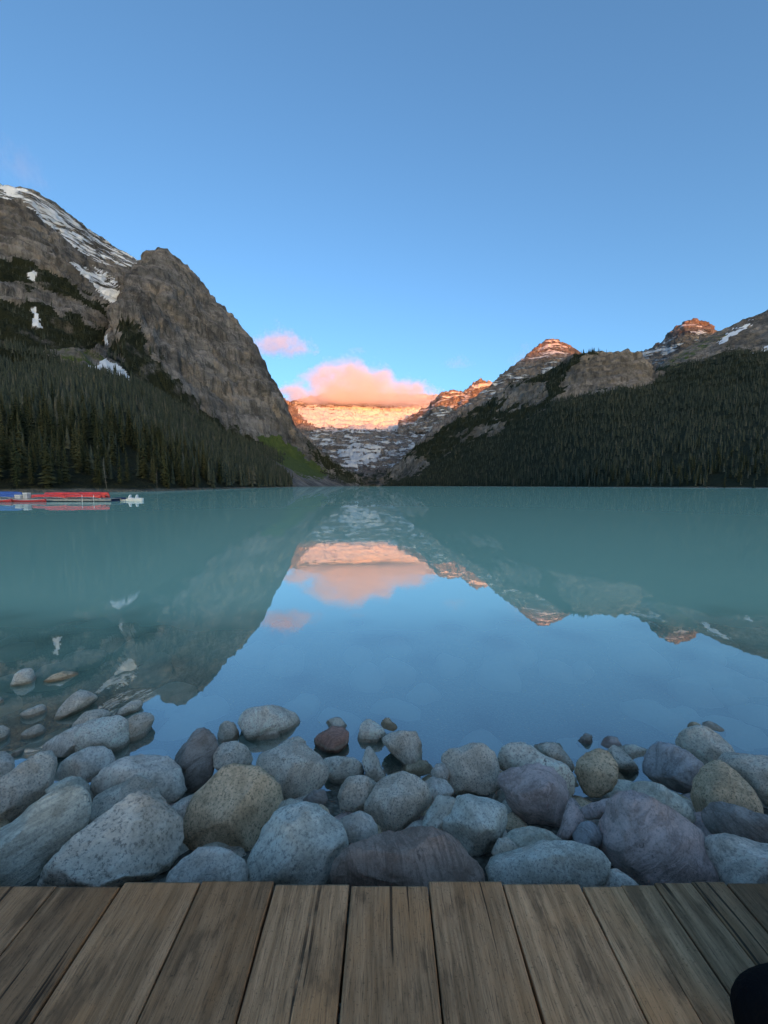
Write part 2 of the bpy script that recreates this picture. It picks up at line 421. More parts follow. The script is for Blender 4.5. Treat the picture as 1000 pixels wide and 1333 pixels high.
PL, VL = terrain('mountain', 'grey cliffed spur rising above dark forest and a green avalanche slope', rockL,
    [under, rs, rm, rf_, (rf_+rr_)*.5, rr_, back], [3, 40, 40, 75, 75, 30], [0, 0, 4, 8, 28, 11, 20], feat=130, vert=.12, seed=1, jag=15, ridge_row=3+40+40+150, terr=.30,
    masks=[('forest', 1, [(-3000, 300), (0, 440), (95, 470), (165, 482), (200, 500), (230, 535), (270, 562), (310, 580), (340, 596), (378, 622), (385, 650), (-3000, 900)]),
           ('forest', .62, [(132, 476), (150, 436), (158, 415), (172, 408), (186, 430), (200, 455), (222, 480), (246, 520), (230, 536), (200, 505), (165, 488)]),
           ('forest', .65, [(200, 500), (240, 512), (300, 556), (345, 575), (370, 600), (340, 600), (270, 566), (230, 540)]),
           ('forest', 0, [(72, 455), (112, 452), (150, 470), (160, 486), (110, 486), (82, 474)]),
           ('grass', .5, [(72, 455), (112, 452), (150, 470), (160, 490), (110, 490), (82, 474)]),
           ('grass', 1, [(335, 568), (360, 566), (400, 597), (428, 616), (420, 624), (395, 620), (368, 606), (348, 592)]),
           ('forest', .8, [(395, 575), (440, 606), (480, 632), (440, 626), (415, 600)]),
           ('snow', 1, [(112, 477), (128, 476), (140, 466), (158, 478), (176, 495), (158, 492), (140, 480), (116, 482)]),
           ('snow', .9, [(114, 442), (122, 436), (140, 440), (142, 448), (128, 446)])])
# snow-streaked mountain behind it
n0 = 330
m0b = rail([(-700, 500, 690), (-300, 490, 740), (0, 480, 800), (110, 478, 960), (160, 440, 1290), (215, 430, 1720)], n0)
m0m = rail([(-700, 330, 930), (-300, 350, 980), (0, 385, 1010), (100, 405, 1150), (160, 395, 1350), (215, 390, 1760)], n0)
m0r = rail([(-700, 180, 1080), (-300, 205, 1150), (-100, 232, 1270), (0, 245, 1330), (38, 249, 1370), (60, 262, 1420), (100, 290, 1540), (130, 311, 1640), (178, 339, 1740), (215, 362, 1800)], n0)
m0k = m0r+np.array([-500, 500, 0]); m0k[:, 2] *= .5
P0, V0 = terrain('mountain', 'high brown mountain shoulder with streaks of snow along its ledges', rockL,
    [m0b, m0m, m0r, m0k], [60, 130, 20], [8, 14, 9, 20], feat=70, vert=.4, seed=2, jag=6, ridge_row=190, terr=.9,
    masks=[('forest', .66, [(-3000, 250), (-300, 300), (0, 333), (45, 345), (85, 362), (125, 388), (152, 412), (146, 455), (110, 474), (0, 475), (-3000, 500)]),
           ('forest', 0, [(-3000, 280), (-300, 335), (0, 364), (50, 373), (100, 391), (142, 412), (142, 428), (100, 413), (50, 396), (0, 386), (-3000, 360)]),
           ('snow', .515, [(-300, 195), (0, 240), (35, 245), (75, 265), (115, 294), (150, 318), (182, 340), (170, 348), (140, 345), (105, 330), (80, 305), (55, 283), (25, 262), (-300, 215)]),
           ('snow', .55, [(20, 254), (60, 266), (100, 300), (130, 330), (110, 335), (85, 312), (55, 285)]),
           ('snow', .95, [(0, 243), (20, 244), (32, 250), (10, 251)]),
           ('snow', .60, [(86, 338), (100, 341), (122, 354), (140, 364), (154, 372), (160, 394), (157, 402), (146, 396), (131, 385), (118, 369), (100, 354)]),
           ('snow', .6, [(120, 345), (150, 362), (158, 372), (130, 358)]),
           ('snow', 1, [(150, 403), (161, 404), (157, 418), (152, 412)]),
           ('snow', .95, [(38, 354), (46, 354), (49, 367), (40, 366)]),
           ('snow', .95, [(40, 402), (47, 400), (50, 412), (57, 428), (44, 426)])])
# forested slope across the lake with the rock dome
n1 = 480
shoreR = [(495, None, 2150), (520, None, 1850), (560, None, 1560), (600, None, 1330), (700, None, 860), (800, None, 570), (900, None, 440), (1000, None, 370), (1300, None, 235), (1900, None, 140)]
domeR = [(497, 627, 2250), (520, 604, 2150), (545, 581, 2050), (580, 558, 1950), (620, 533, 1850), (660, 506, 1760), (690, 493, 1680), (722, 482, 1600), (742, 467, 1540), (760, 461, 1510), (785, 459, 1500), (812, 459, 1500), (830, 464, 1500), (840, 474, 1510), (847, 489, 1530), (870, 489, 1500), (900, 478, 1440), (950, 466, 1380), (1000, 463, 1320), (1300, 440, 1000), (1900, 400, 700)]
midR = [(496, 631, 2200), (540, 605, 1950), (600, 585, 1700), (660, 560, 1500), (725, 520, 1400), (780, 508, 1330), (845, 505, 1300), (900, 510, 1120), (1000, 505, 1000), (1300, 490, 800), (1900, 470, 560)]
a = rail(shoreR, n1, .25); b = rail(midR, n1); c = rail(domeR, n1)
am = a*.5+b*.5; am[:, 2] *= .9
u_ = a+np.array([-6, -6, 0]); u_[:, 2] = -3
k_ = c+np.array([350, 450, 0]); k_[:, 2] = c[:, 2]*.55
PR, VR = terrain('mountain', 'dark forested slope with a bare rounded rock dome above the trees', rockR,
    [u_, a, am, b, c, k_], [3, 45, 45, 90, 20], [0, 0, 4, 7, 11, 25], feat=55, vert=.5, seed=3, jag=5, ridge_row=183, terr=.7,
    masks=[('forest', 1, [(490, 640), (505, 624), (540, 622), (562, 604), (600, 590), (650, 562), (690, 546), (730, 522), (770, 511), (845, 502), (870, 480), (900, 472), (950, 455), (1000, 450), (2200, 300), (2200, 900), (490, 900)]),
           ('forest', .9, [(520, 606), (560, 568), (600, 546), (640, 522), (665, 503), (700, 486), (747, 462), (738, 486), (716, 500), (700, 520), (712, 531), (690, 540), (650, 546), (600, 568), (560, 586)]),
           ('forest', .8, [(740, 452), (800, 452), (770, 465), (745, 472)]),
           ('forest', .68, [(500, 632), (505, 605), (560, 565), (640, 520), (700, 485), (730, 480), (735, 515), (690, 548), (600, 592), (540, 624)]),
           ('forest', .2, [(655, 512), (700, 494), (712, 506), (706, 522), (670, 532), (652, 530)]),
           ('forest', .25, [(505, 604), (535, 592), (552, 594), (556, 606), (530, 620), (507, 624)]),
           ('forest', .3, [(590, 568), (625, 556), (655, 548), (650, 558), (610, 574)])])
# bare shoulder further right
n2 = 260
sb = rail([(835, 505, 1480), (900, 500, 1420), (1000, 490, 1330), (1300, 480, 1010), (1900, 450, 720)], n2)
sr = rail([(835, 497, 1700), (850, 487, 1750), (870, 470, 1790), (900, 451, 1850), (935, 433, 1900), (965, 420, 1930), (1000, 405, 1960), (1100, 372, 1900), (1300, 330, 1700), (1900, 300, 1200)], n2)
sk = sr+np.array([400, 450, 0]); sk[:, 2] *= .5
P2, V2 = terrain('mountain', 'bare grey mountain shoulder with thin snow patches above the dark forest', rockR,
    [sb, sr, sk], [90, 16], [7, 9, 20], feat=60, vert=.6, seed=4, jag=4, ridge_row=90, terr=.4,
    masks=[('forest', .62, [(835, 505), (845, 485), (870, 470), (905, 470), (950, 455), (1000, 452), (1900, 400), (1900, 520)]),
           ('grass', .45, [(838, 500), (870, 466), (935, 432), (960, 430), (920, 452), (880, 480)]),
           ('snow', .95, [(934, 444), (948, 433), (960, 427), (976, 419), (982, 419), (966, 430), (950, 440), (938, 447)]),
           ('snow', .9, [(974, 464), (988, 456), (1004, 446), (1006, 452), (990, 460), (976, 466)])])
# two dawn-lit summits behind the dome
n3 = 240
w0 = rail([(500, 634, 2500), (560, 600, 2500), (700, 560, 2500), (830, 520, 2500)], n3)
wr = rail([(500, 622, 2700), (530, 592, 2800), (560, 562, 2850), (600, 531, 2900), (622, 515, 2930), (640, 501, 2960), (652, 489, 3000), (680, 467, 3080), (693, 456, 3120), (704, 449, 3140), (712, 442, 3150), (722, 441, 3150), (740, 449, 3120), (760, 464, 3080), (800, 486, 3000), (830, 500, 2950)], n3)
wk = wr+np.array([250, 700, 0]); wk[:, 2] *= .5
terrain('mountain', 'pointed grey summit glowing orange at its tip, left of the taller blocky one', rockF,
    [w0, wr, wk], [110, 20], [26, 11, 30], feat=95, vert=.5, seed=5, jag=12, ridge_row=110, terr=.35,
    masks=[('snow', .49, [(690, 440), (720, 436), (770, 470), (760, 480), (700, 470)]), ('snow', .485, [(600, 530), (700, 440), (800, 490), (700, 500)]),
           ('forest', .6, [(500, 640), (560, 580), (640, 540), (720, 520), (830, 530), (830, 640)])])
b0 = rail([(800, 540, 2300), (880, 530, 2250), (990, 520, 2250)], 200)
br = rail([(800, 486, 2950), (825, 464, 2900), (850, 453, 2850), (868, 440, 2810), (880, 428, 2790), (892, 419, 2770), (906, 415, 2770), (922, 420, 2770), (931, 430, 2760), (936, 446, 2740), (960, 470, 2720), (990, 500, 2700)], 200)
bk = br+np.array([300, 600, 0]); bk[:, 2] *= .5
terrain('mountain', 'blocky snow-striped summit with an orange sunlit face beside the bare shoulder', rockF,
    [b0, br, bk], [110, 16], [22, 9, 30], feat=85, vert=.5, seed=6, jag=14, ridge_row=110, terr=1.0,
    masks=[('snow', .53, [(800, 486), (825, 460), (870, 440), (885, 450), (870, 475), (840, 500)]), ('snow', .49, [(840, 470), (900, 412), (940, 440), (900, 490), (850, 500)])])
# head of the valley: glacier wall and its right-hand peaks
n5 = 330
v0 = rail([(395, None, 2300), (500, None, 2140), (570, None, 2400), (690, None, 2600)], n5, .2)
v1 = rail([(360, 600, 3600), (430, 604, 3500), (480, 618, 3000), (520, 606, 3400), (600, 580, 3800), (700, 560, 4000)], n5)
v2 = rail([(350, 575, 5600), (400, 566, 5800), (440, 561, 6200), (500, 558, 6700), (560, 556, 6600), (600, 548, 6200), (700, 540, 6000)], n5)
v3 = rail([(345, 526, 6500), (366, 519, 6700), (378, 524, 7000), (400, 519, 7800), (440, 514, 8300), (480, 512, 8400), (540, 516, 8300), (600, 520, 8000), (700, 530, 7600)], n5)
v4 = v3+np.array([0, 1200, 0]); v4[:, 2] *= .5
vu = v0.copy(); vu[:, 2] = -4; vu[:, 1] -= 10
terrain('mountain', 'wide snow-covered glacier wall glowing orange under the cloud at the valley head', rockF,
    [vu, v0, v1, v2, v3, v4], [3, 50, 110, 90, 12], [0, 5, 45, 50, 38, 40], feat=200, vert=.6, seed=7, jag=20, ridge_row=253, terr=.8,
    masks=[('snow', .50, [(400, 610), (395, 556), (600, 540), (600, 600), (500, 612)]),
           ('snow', .53, [(520, 560), (600, 520), (660, 520), (600, 580), (540, 585)]),
           ('snow', .60, [(440, 590), (460, 582), (488, 579), (497, 590), (478, 604), (456, 606)]),
           ('snow', .66, [(374, 532), (395, 526), (700, 500), (600, 545), (556, 558), (470, 560), (430, 556), (408, 554), (392, 544)]),
           ('snow', .54, [(380, 512), (600, 505), (600, 528), (380, 532)]),
           ('snow', .30, [(340, 515), (374, 515), (394, 545), (408, 556), (400, 575), (340, 575)]),
           ('forest', .55, [(395, 640), (440, 610), (480, 617), (520, 608), (600, 600), (690, 640)])])
q0 = rail([(520, 575, 5000), (590, 560, 4900), (690, 540, 4700)], 170)
qr = rail([(520, 548, 5900), (545, 538, 5800), (562, 528, 5700), (575, 513, 5600), (588, 509, 5550), (600, 512, 5520), (612, 503, 5480), (625, 497, 5450), (640, 500, 5400), (660, 512, 5300), (690, 530, 5200)], 170)
qk = qr+np.array([100, 800, 0]); qk[:, 2] *= .6
terrain('mountain', 'small jagged snowy peaks glowing orange between glacier wall and pointed summit', rockF,
    [q0, qr, qk], [90, 12], [45, 28, 40], feat=150, vert=.6, seed=8, jag=26, ridge_row=90, terr=.9,
    masks=[('snow', .50, ANY)])
# range behind the camera that keeps the valley in the dawn shadow
bx = np.linspace(-26000, 30000, 300)
zr = 1955+fbm(np.stack([bx/2600, bx*0, bx*0], 1), 4)*90
r0 = np.stack([bx, np.full(300, -12500.), np.full(300, 0.2)], 1); r1 = np.stack([bx, np.full(300, -19000.), zr], 1); r2 = np.stack([bx, np.full(300, -24000.), zr*.4], 1)
terrain('mountain', 'distant mountain range across the main valley, hiding the rising sun', rockF, [r0, r1, r2], [24, 8], [0, 20, 40], feat=900, vert=1, seed=9)

# ------------------------------------------------------------------ boulders, bank, lake
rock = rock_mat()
COL = dict(blue=(.86, .77, .66), teal=(.86, .84, .72), tan=(.80, .58, .38), purple=(.72, .55, .50), green=(.80, .76, .62),
           dark=(.42, .37, .33), brown=(.56, .38, .30), pale=(.92, .82, .68), grey=(.86, .73, .59), red=(.55, .30, .23), navy=(.50, .50, .50))
LAYER = dict(purple=.045, dark=.045, navy=.05, red=.03, grey=.02, green=.03, brown=.02, tan=.006, teal=.008)
SPECK = dict(purple=.5, dark=.35, navy=.45, red=.45, brown=.4, tan=1.0, grey=.95, teal=.8, blue=.7, green=.6, pale=.9)
def icos(sub):
    bm = bmesh.new(); bmesh.ops.create_icosphere(bm, subdivisions=sub, radius=1)
    v = np.array([q.co for q in bm.verts]); f = np.array([[q.index for q in p.verts] for p in bm.faces]); bm.free(); return v, f
ICO = {k: icos(k) for k in (3, 4, 5)}
solid_v, solid_f = [], []           # for the depth of water over the stones
def keep_solid(v, f):
    b = sum(len(x) for x in solid_v); solid_v.append(v); solid_f.append(f+b)
def shape_rock(w_fn, T, seed, sub, facets=11, layer=.012):
    v, f = ICO[sub]
    r = np.random.default_rng(seed)
    th = np.arctan2(v[:, 1], v[:, 0]); rho = np.hypot(v[:, 0], v[:, 1])
    e = r.uniform(.62, .85)
    d = np.stack([np.cos(th)*rho**e, np.sin(th)*rho**e, np.sign(v[:, 2])*np.abs(v[:, 2])**r.uniform(.75, 1.0)], 1)
    for k in range(facets):                     # broken faces, softened
        nn = r.normal(size=3); nn[2] = -abs(nn[2])-.35; nn /= np.linalg.norm(nn)
        h = r.uniform(.60, .88); ex = d@nn-h
        d = d-np.outer(np.where(ex > 0, ex-.06*np.log1p(ex/.06)*.35, 0), nn)
    p = d.copy(); wr = w_fn(th); p[:, 0] *= wr; p[:, 1] *= wr; p[:, 2] *= T
    sz = float(np.mean(wr))
    o = r.uniform(0, 100, 3)
    disp = fbm(p/sz*.9+o, 2)*.07+fbm(p/sz*2.2+o, 5, .6, True)*.034-.03+fbm(p/sz*8+o, 3, .6)*.026
    sd_ = r.normal(size=3); sd_ /= np.linalg.norm(sd_)           # bedding that stands out as small ledges
    q = (p@sd_)/sz*r.uniform(3, 6)+fbm(p/sz*1.3+o, 3)*1.1; q = q-np.floor(q)
    disp = disp+layer*(smooth(0, .75, q)-smooth(.8, 1, q))
    p = p*(1.055+disp[:, None])
    return p, f
def outline_fn(ab):
    """radius of a traced outline about its centre, by angle"""
    th = np.linspace(-math.pi, math.pi, 181)
    out = np.zeros(181); m = len(ab)
    for i, t in enumerate(th):
        dx, dy = math.cos(t), math.sin(t); best = 0
        for k in range(m):
            (x1, y1), (x2, y2) = ab[k], ab[(k+1) % m]
            den = dx*(y2-y1)-dy*(x2-x1)
            if abs(den) < 1e-12: continue
            s = (x1*(y2-y1)-y1*(x2-x1))/den; q = (x1*dy-y1*dx)/den
            if s > 0 and -1e-6 <= q <= 1+1e-6: best = max(best, s)
        out[i] = best
    ker = np.array([1, 2, 3, 3, 3, 2, 1.]); ker /= ker.sum()
    core = out[:-1]; core = sum(np.roll(core, k-3)*ker[k] for k in range(7)); out = np.append(core, core[0])
    return lambda x: np.interp(x, th, out)
def centroid(poly):
    p = np.array(poly, float); q = np.roll(p, -1, 0); c = p[:, 0]*q[:, 1]-q[:, 0]*p[:, 1]; a = c.sum()/2
    return ((p+q)*c[:, None]).sum(0)/(6*a)
def bank_z(y): return np.where(y < 2.9, .50-.36*(y-1.45), -.02-.30*(y-2.9))
def boulder(label, col, mode, poly, seed, thick=.85):
    poly = [tuple(map(float, p)) for p in poly]
    c = centroid(poly); ys = max(p[1] for p in poly)
    if mode == 'w':
        d0 = at_z(c[0], ys-1.5, 0.0)[1]
    else:
        dr = ray(*c); d0 = (.56+.30*1.45-CAM_Z)/(dr[2]+.30)
        wpx = max(p[0] for p in poly)-min(p[0] for p in poly); hpx = ys-min(p[1] for p in poly)
        zmin = .17*math.sqrt(wpx*hpx)/F_PX*d0
        if at(c[0], c[1], d0)[2] < zmin: d0 = at_z(c[0], c[1], zmin)[1]
    if mode == 'w':
        wpx = max(p[0] for p in poly)-min(p[0] for p in poly); hpx = ys-min(p[1] for p in poly)
        d0 += .30*math.sqrt(wpx*hpx)/F_PX*d0
    Cw = at(c[0], c[1], d0)
    V = Cw-np.array([0, 0, CAM_Z]); dist = np.linalg.norm(V); V /= dist
    Rv = np.cross(V, [0, 0, 1.]); Rv /= np.linalg.norm(Rv); U = np.cross(Rv, V)
    ab = []
    for p in poly:
        q = ray(*p); t = dist/(q@V); w = q*t+np.array([0, 0, CAM_Z])-Cw; ab.append((w@Rv, w@U))
    if mode == 'w':                                   # carries on below the waterline
        low = min(b_ for _, b_ in ab); ab = [(x*(1.0 if y > low*.5 else 1.04), y if y > 0 else y*1.5) for x, y in ab]
    wf = outline_fn(ab)
    A = 0.5*abs(sum(ab[i][0]*ab[(i+1) % len(ab)][1]-ab[(i+1) % len(ab)][0]*ab[i][1] for i in range(len(ab))))
    T = thick*math.sqrt(A/math.pi)
    big = math.sqrt(A)*F_PX/dist
    p, f = shape_rock(wf, T, seed, 5 if big > 70 else 4 if big > 22 else 3, layer=LAYER.get(col, .014))
    p = p[:, :1]*Rv+p[:, 1:2]*U+p[:, 2:3]*V
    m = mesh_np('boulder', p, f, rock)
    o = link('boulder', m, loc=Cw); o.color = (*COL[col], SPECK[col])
    keep_solid(p+Cw, f)
    return tag(o, label, 'boulder')
B = [
 ('small white-topped rock standing alone in the water furthest from the deck', 'pale', 'w', [(14,890),(20,877),(30,869),(40,870),(48,879),(50,884),(40,890),(25,894)]),
 ('low brownish rock barely breaking the surface beside the white-topped rock', 'tan', 'w', [(56,887),(70,878),(85,873),(98,874),(104,878),(92,883),(75,888)]),
 ('pointed dark grey rock leaning out of the water with a pale waterline', 'grey', 'w', [(70,933),(78,922),(90,908),(103,898),(113,899),(122,904),(126,909),(115,918),(100,927),(85,933)]),
 ('small pale-topped rock in the brown shallows', 'grey', 'w', [(24,931),(34,922),(50,917),(58,918),(62,924),(57,932),(45,936),(30,935)]),
 ('small rounded rock in the shallows at the shore end of the row', 'grey', 'w', [(-15,960),(-10,948),(3,945),(12,949),(16,954),(10,961),(0,967),(-10,968)]),
 ('flat grey rock lying just at the surface of the brown shallows', 'grey', 'w', [(27,956),(38,948),(50,943),(60,946),(65,950),(55,958),(42,963),(30,961)]),
 ('tiny flat stone in the brown shallows', 'grey', 'w', [(14,982),(22,977),(32,975),(28,983),(18,986)]),
 ('small rough rock at the edge of the shallows', 'grey', 'w', [(-12,918),(-8,908),(0,906),(5,910),(5,915),(-4,919)]),
 ('light rock behind the cracked tan boulder, wet on its far side', 'grey', 'b', [(92,945),(100,938),(110,928),(122,923),(135,924),(145,928),(144,940),(120,950),(98,950)]),
 ('low broken rock ledge awash beyond the light rock', 'grey', 'w', [(146,931),(155,922),(170,914),(180,911),(187,914),(182,922),(168,928),(155,934)]),
 ('upright pale grey rock leaning on the cracked tan boulder, at the water', 'grey', 'b', [(160,962),(163,940),(172,932),(185,928),(197,927),(201,933),(196,948),(188,962),(175,969),(166,968)]),
 ('cracked pale tan boulder with a hollow in its face', 'pale', 'b', [(96,962),(100,952),(115,941),(135,934),(155,933),(165,940),(168,955),(166,972),(160,985),(150,990),(130,985),(110,982),(98,980)]),
 ('flat slate-grey slab behind the cracked tan boulder', 'blue', 'b', [(53,976),(60,966),(80,955),(100,945),(118,942),(125,955),(118,975),(100,982),(80,985),(60,982)]),
 ('grey oval boulder in front of the cracked tan boulder', 'blue', 'b', [(73,1008),(80,993),(95,983),(115,974),(133,972),(145,980),(150,992),(145,1003),(125,1015),(100,1022),(80,1020)]),
 ('long smooth grey-brown boulder tilted towards the water', 'grey', 'b', [(-40,1062),(-10,1022),(12,1008),(30,993),(50,979),(65,977),(76,983),(77,993),(70,1015),(60,1030),(40,1048),(15,1070),(-10,1088),(-40,1090)]),
 ('small round blue-grey boulder beside the long smooth one', 'blue', 'b', [(-20,990),(-5,978),(8,979),(17,988),(19,997),(12,1008),(0,1015),(-20,1015)]),
 ('rounded greenish boulder tucked behind the big green-grey one', 'green', 'b', [(62,1030),(75,1020),(92,1012),(105,1014),(118,1025),(123,1040),(118,1055),(100,1065),(75,1060)]),
 ('big green-grey boulder with a ridged face at the deck edge', 'green', 'b', [(-50,1110),(-20,1085),(10,1070),(25,1065),(38,1050),(60,1036),(85,1027),(103,1026),(113,1035),(117,1050),(110,1075),(90,1090),(70,1110),(58,1125),(48,1155),(20,1175),(-50,1175)]),
 ('very large speckled grey boulder sloping up from the deck edge', 'grey', 'b', [(55,1150),(60,1135),(80,1110),(100,1088),(130,1065),(155,1045),(175,1035),(195,1032),(215,1042),(228,1065),(231,1088),(226,1115),(210,1140),(200,1165),(150,1185),(90,1185),(60,1170)]),
 ('broad light grey boulder with a rounded back, behind the speckled one', 'blue', 'b', [(118,1028),(122,1015),(140,1000),(165,988),(190,986),(215,988),(232,1000),(239,1018),(240,1030),(225,1045),(195,1055),(150,1055),(125,1045)]),
 ('grey boulder folded between the broad light one and the speckled one', 'grey', 'b', [(117,1055),(125,1035),(140,1022),(160,1015),(180,1012),(200,1020),(210,1040),(190,1055),(160,1070),(130,1075),(118,1068)]),
 ('dark grooved boulder standing upright at the water with a tan wet edge', 'dark', 'b', [(224,985),(235,965),(250,955),(265,951),(278,960),(283,972),(278,995),(275,1010),(262,1025),(248,1035),(240,1030),(238,1010),(228,998)]),
 ('small egg-shaped rock standing in the water', 'grey', 'w', [(283,958),(287,945),(295,938),(305,942),(311,953),(310,963),(300,967),(286,966)]),
 ('flat-topped cracked rock like a turtle shell, dark below the waterline', 'pale', 'w', [(313,940),(322,923),(335,921),(355,918),(372,921),(388,930),(392,936),(380,946),(360,955),(340,959),(325,956),(318,950)]),
 ('small blocky grey rock between the grooved boulder and the tan granite', 'grey', 'b', [(278,985),(282,973),(292,967),(308,966),(322,975),(327,985),(326,998),(315,1005),(290,1005),(280,998)]),
 ('large tan speckled granite boulder', 'tan', 'b', [(232,1092),(240,1065),(255,1035),(270,1018),(285,1004),(300,1000),(325,1001),(345,1008),(362,1022),(367,1040),(362,1060),(350,1075),(338,1095),(325,1120),(310,1130),(280,1125),(250,1110),(236,1102)]),
 ('rough brown-grey boulder with a broken top beside the tan granite', 'grey', 'b', [(337,985),(345,978),(365,970),(385,965),(400,967),(415,978),(423,995),(424,1010),(415,1025),(400,1037),(380,1040),(365,1038),(352,1020),(338,1002)]),
 ('small rock peeping out behind the rough brown-grey boulder', 'grey', 'b', [(362,972),(375,962),(388,958),(398,966),(395,975),(370,978)]),
 ('reddish-brown rock standing in the water', 'red', 'w', [(410,962),(418,952),(430,945),(445,946),(454,955),(452,964),(440,973),(425,979),(415,978)]),
 ('small triangular pale rock in the water with a wet ring', 'pale', 'w', [(466,958),(470,943),(480,935),(490,940),(499,949),(500,954),(490,962),(478,966),(468,963)]),
 ('wedge-shaped grey rock lying at the surface beside the triangular one', 'grey', 'w', [(495,962),(508,955),(525,953),(541,953),(547,965),(552,985),(550,999),(538,996),(520,983),(505,973)]),
 ('narrow pointed rock sticking up from the shallows', 'grey', 'w', [(473,992),(478,973),(482,970),(490,982),(498,998),(508,1010),(500,1020),(488,1020),(478,1008)]),
 ('smooth pinkish brick-shaped rock at the waterline', 'pale', 'w', [(418,1000),(422,988),(440,985),(460,987),(470,993),(472,1003),(465,1013),(445,1018),(422,1018)]),
 ('grey boulder with a tan waterline above the little pool', 'grey', 'b', [(438,1035),(445,1022),(455,1012),(468,1009),(482,1014),(494,1022),(490,1038),(478,1052),(462,1058),(445,1053)]),
 ('rounded speckled grey boulder with a wrinkled face', 'grey', 'b', [(476,1052),(485,1035),(497,1018),(510,1010),(522,1006),(540,1010),(552,1020),(560,1038),(562,1045),(553,1062),(545,1075),(520,1083),(500,1090),(490,1085),(482,1065)]),
 ('small smooth blue-grey boulder beside the pale teal one', 'blue', 'b', [(442,1070),(455,1060),(470,1057),(482,1060),(490,1075),(492,1090),(480,1105),(460,1112),(450,1105)]),
 ('big pale teal boulder with a square face at the deck edge', 'teal', 'b', [(324,1125),(330,1105),(345,1075),(355,1060),(375,1050),(400,1048),(425,1060),(445,1075),(452,1095),(448,1110),(440,1130),(435,1155),(410,1168),(360,1172),(330,1160)]),
 ('domed blue-grey boulder at the deck edge under the tan granite', 'blue', 'b', [(215,1150),(225,1138),(240,1120),(260,1107),(280,1104),(300,1110),(318,1122),(323,1135),(324,1155),(300,1175),(240,1175),(218,1165)]),
 ('narrow bluish boulder squeezed between the speckled boulder and tan granite', 'blue', 'b', [(218,1055),(238,1041),(258,1034),(264,1045),(252,1070),(240,1092),(226,1090)]),
 ('small rounded stone peeping out behind the pale teal boulder', 'green', 'b', [(360,1050),(366,1044),(378,1040),(392,1044),(396,1052),(380,1062),(364,1060)]),
 ('small tan stone beside the little pool', 'tan', 'b', [(406,1054),(418,1046),(426,1052),(434,1064),(422,1072),(408,1066)]),
 ('wide reddish-brown boulder with white specks at the deck edge', 'brown', 'b', [(438,1152),(440,1130),(450,1112),(475,1095),(505,1083),(530,1079),(560,1081),(585,1093),(600,1106),(615,1125),(628,1150),(620,1167),(580,1182),(480,1182),(445,1170)]),
 ('brown-grey boulder with a lit top and a rusty lower side', 'grey', 'b', [(577,985),(585,977),(600,975),(615,968),(630,970),(645,982),(650,1000),(648,1022),(635,1033),(610,1033),(595,1035),(585,1015),(578,998)]),
 ('small dull stone at the water behind the wrinkled boulder', 'blue', 'b', [(560,1004),(568,994),(577,992),(586,1004),(582,1016),(566,1014)]),
 ('bluish stone wedged behind the wrinkled boulder', 'blue', 'b', [(548,1020),(562,1012),(580,1016),(590,1030),(584,1046),(562,1048),(550,1036)]),
 ('narrow teal slab leaning beside the wrinkled boulder', 'teal', 'b', [(541,1082),(555,1060),(570,1037),(590,1040),(598,1050),(582,1072),(570,1090),(550,1090)]),
 ('smooth pale grey wedge-shaped boulder above the wide brown one', 'teal', 'b', [(566,1075),(580,1055),(600,1034),(615,1030),(640,1034),(655,1047),(660,1068),(655,1085),(645,1105),(635,1120),(625,1128),(610,1120),(590,1100),(570,1085)]),
 ('pale lichened boulder curving behind the purple one', 'pale', 'b', [(647,985),(652,978),(668,970),(695,968),(715,980),(735,995),(745,1010),(748,1035),(740,1045),(720,1040),(690,1012),(660,1006),(648,1000)]),
 ('big purple-grey boulder with a shield-shaped face', 'purple', 'b', [(648,1012),(655,1007),(680,1000),(700,994),(720,1000),(735,1015),(742,1035),(740,1055),(735,1070),(725,1083),(710,1080),(690,1072),(672,1060),(665,1045),(660,1030),(650,1020)]),
 ('sloping grey rock behind the pale lichened boulder', 'grey', 'b', [(703,972),(715,967),(728,970),(740,985),(748,998),(742,1008),(722,994)]),
 ('shaded boulder wedged under the shield-shaped one', 'purple', 'b', [(722,1092),(733,1068),(741,1040),(750,1046),(760,1065),(757,1085),(745,1098),(730,1100)]),
 ('round tan-grey boulder ringed by a waterline in a small pool', 'tan', 'b', [(749,1002),(755,988),(765,979),(780,976),(793,983),(803,997),(803,1015),(795,1028),(780,1037),(765,1035),(755,1022)]),
 ('tiny white-tipped stone just breaking the water', 'dark', 'w', [(752,964),(762,955),(771,957),(773,965),(763,970),(755,969)]),
 ('small broken brown rock at the water beside the round tan-grey boulder', 'grey', 'w', [(788,982),(800,970),(812,978),(825,990),(832,1001),(820,1007),(805,1006),(795,997)]),
 ('dark blue rough-faced boulder', 'navy', 'b', [(838,995),(845,978),(858,968),(875,972),(895,980),(915,997),(912,1010),(900,1025),(888,1032),(870,1028),(850,1015),(840,1005)]),
 ('long tan boulder pointing out over the water', 'pale', 'b', [(882,965),(890,952),(905,945),(918,946),(935,957),(948,970),(958,985),(948,998),(925,1000),(910,992),(895,980),(884,975)]),
 ('large pitted grey boulder adjoining the long tan one', 'grey', 'b', [(932,992),(948,980),(970,983),(1000,985),(1035,990),(1040,1050),(1010,1055),(995,1045),(975,1025),(955,1008)]),
 ('big pointed boulder with a rusty orange stain', 'tan', 'b', [(895,1035),(905,1015),(918,995),(930,988),(942,990),(955,1003),(975,1025),(988,1045),(992,1065),(985,1085),(960,1090),(930,1085),(910,1070),(900,1055)]),
 ('smooth dark boulder under the rust-stained one', 'dark', 'b', [(914,1062),(930,1047),(955,1048),(985,1060),(1012,1066),(1035,1080),(1025,1110),(985,1108),(950,1098),(926,1088)]),
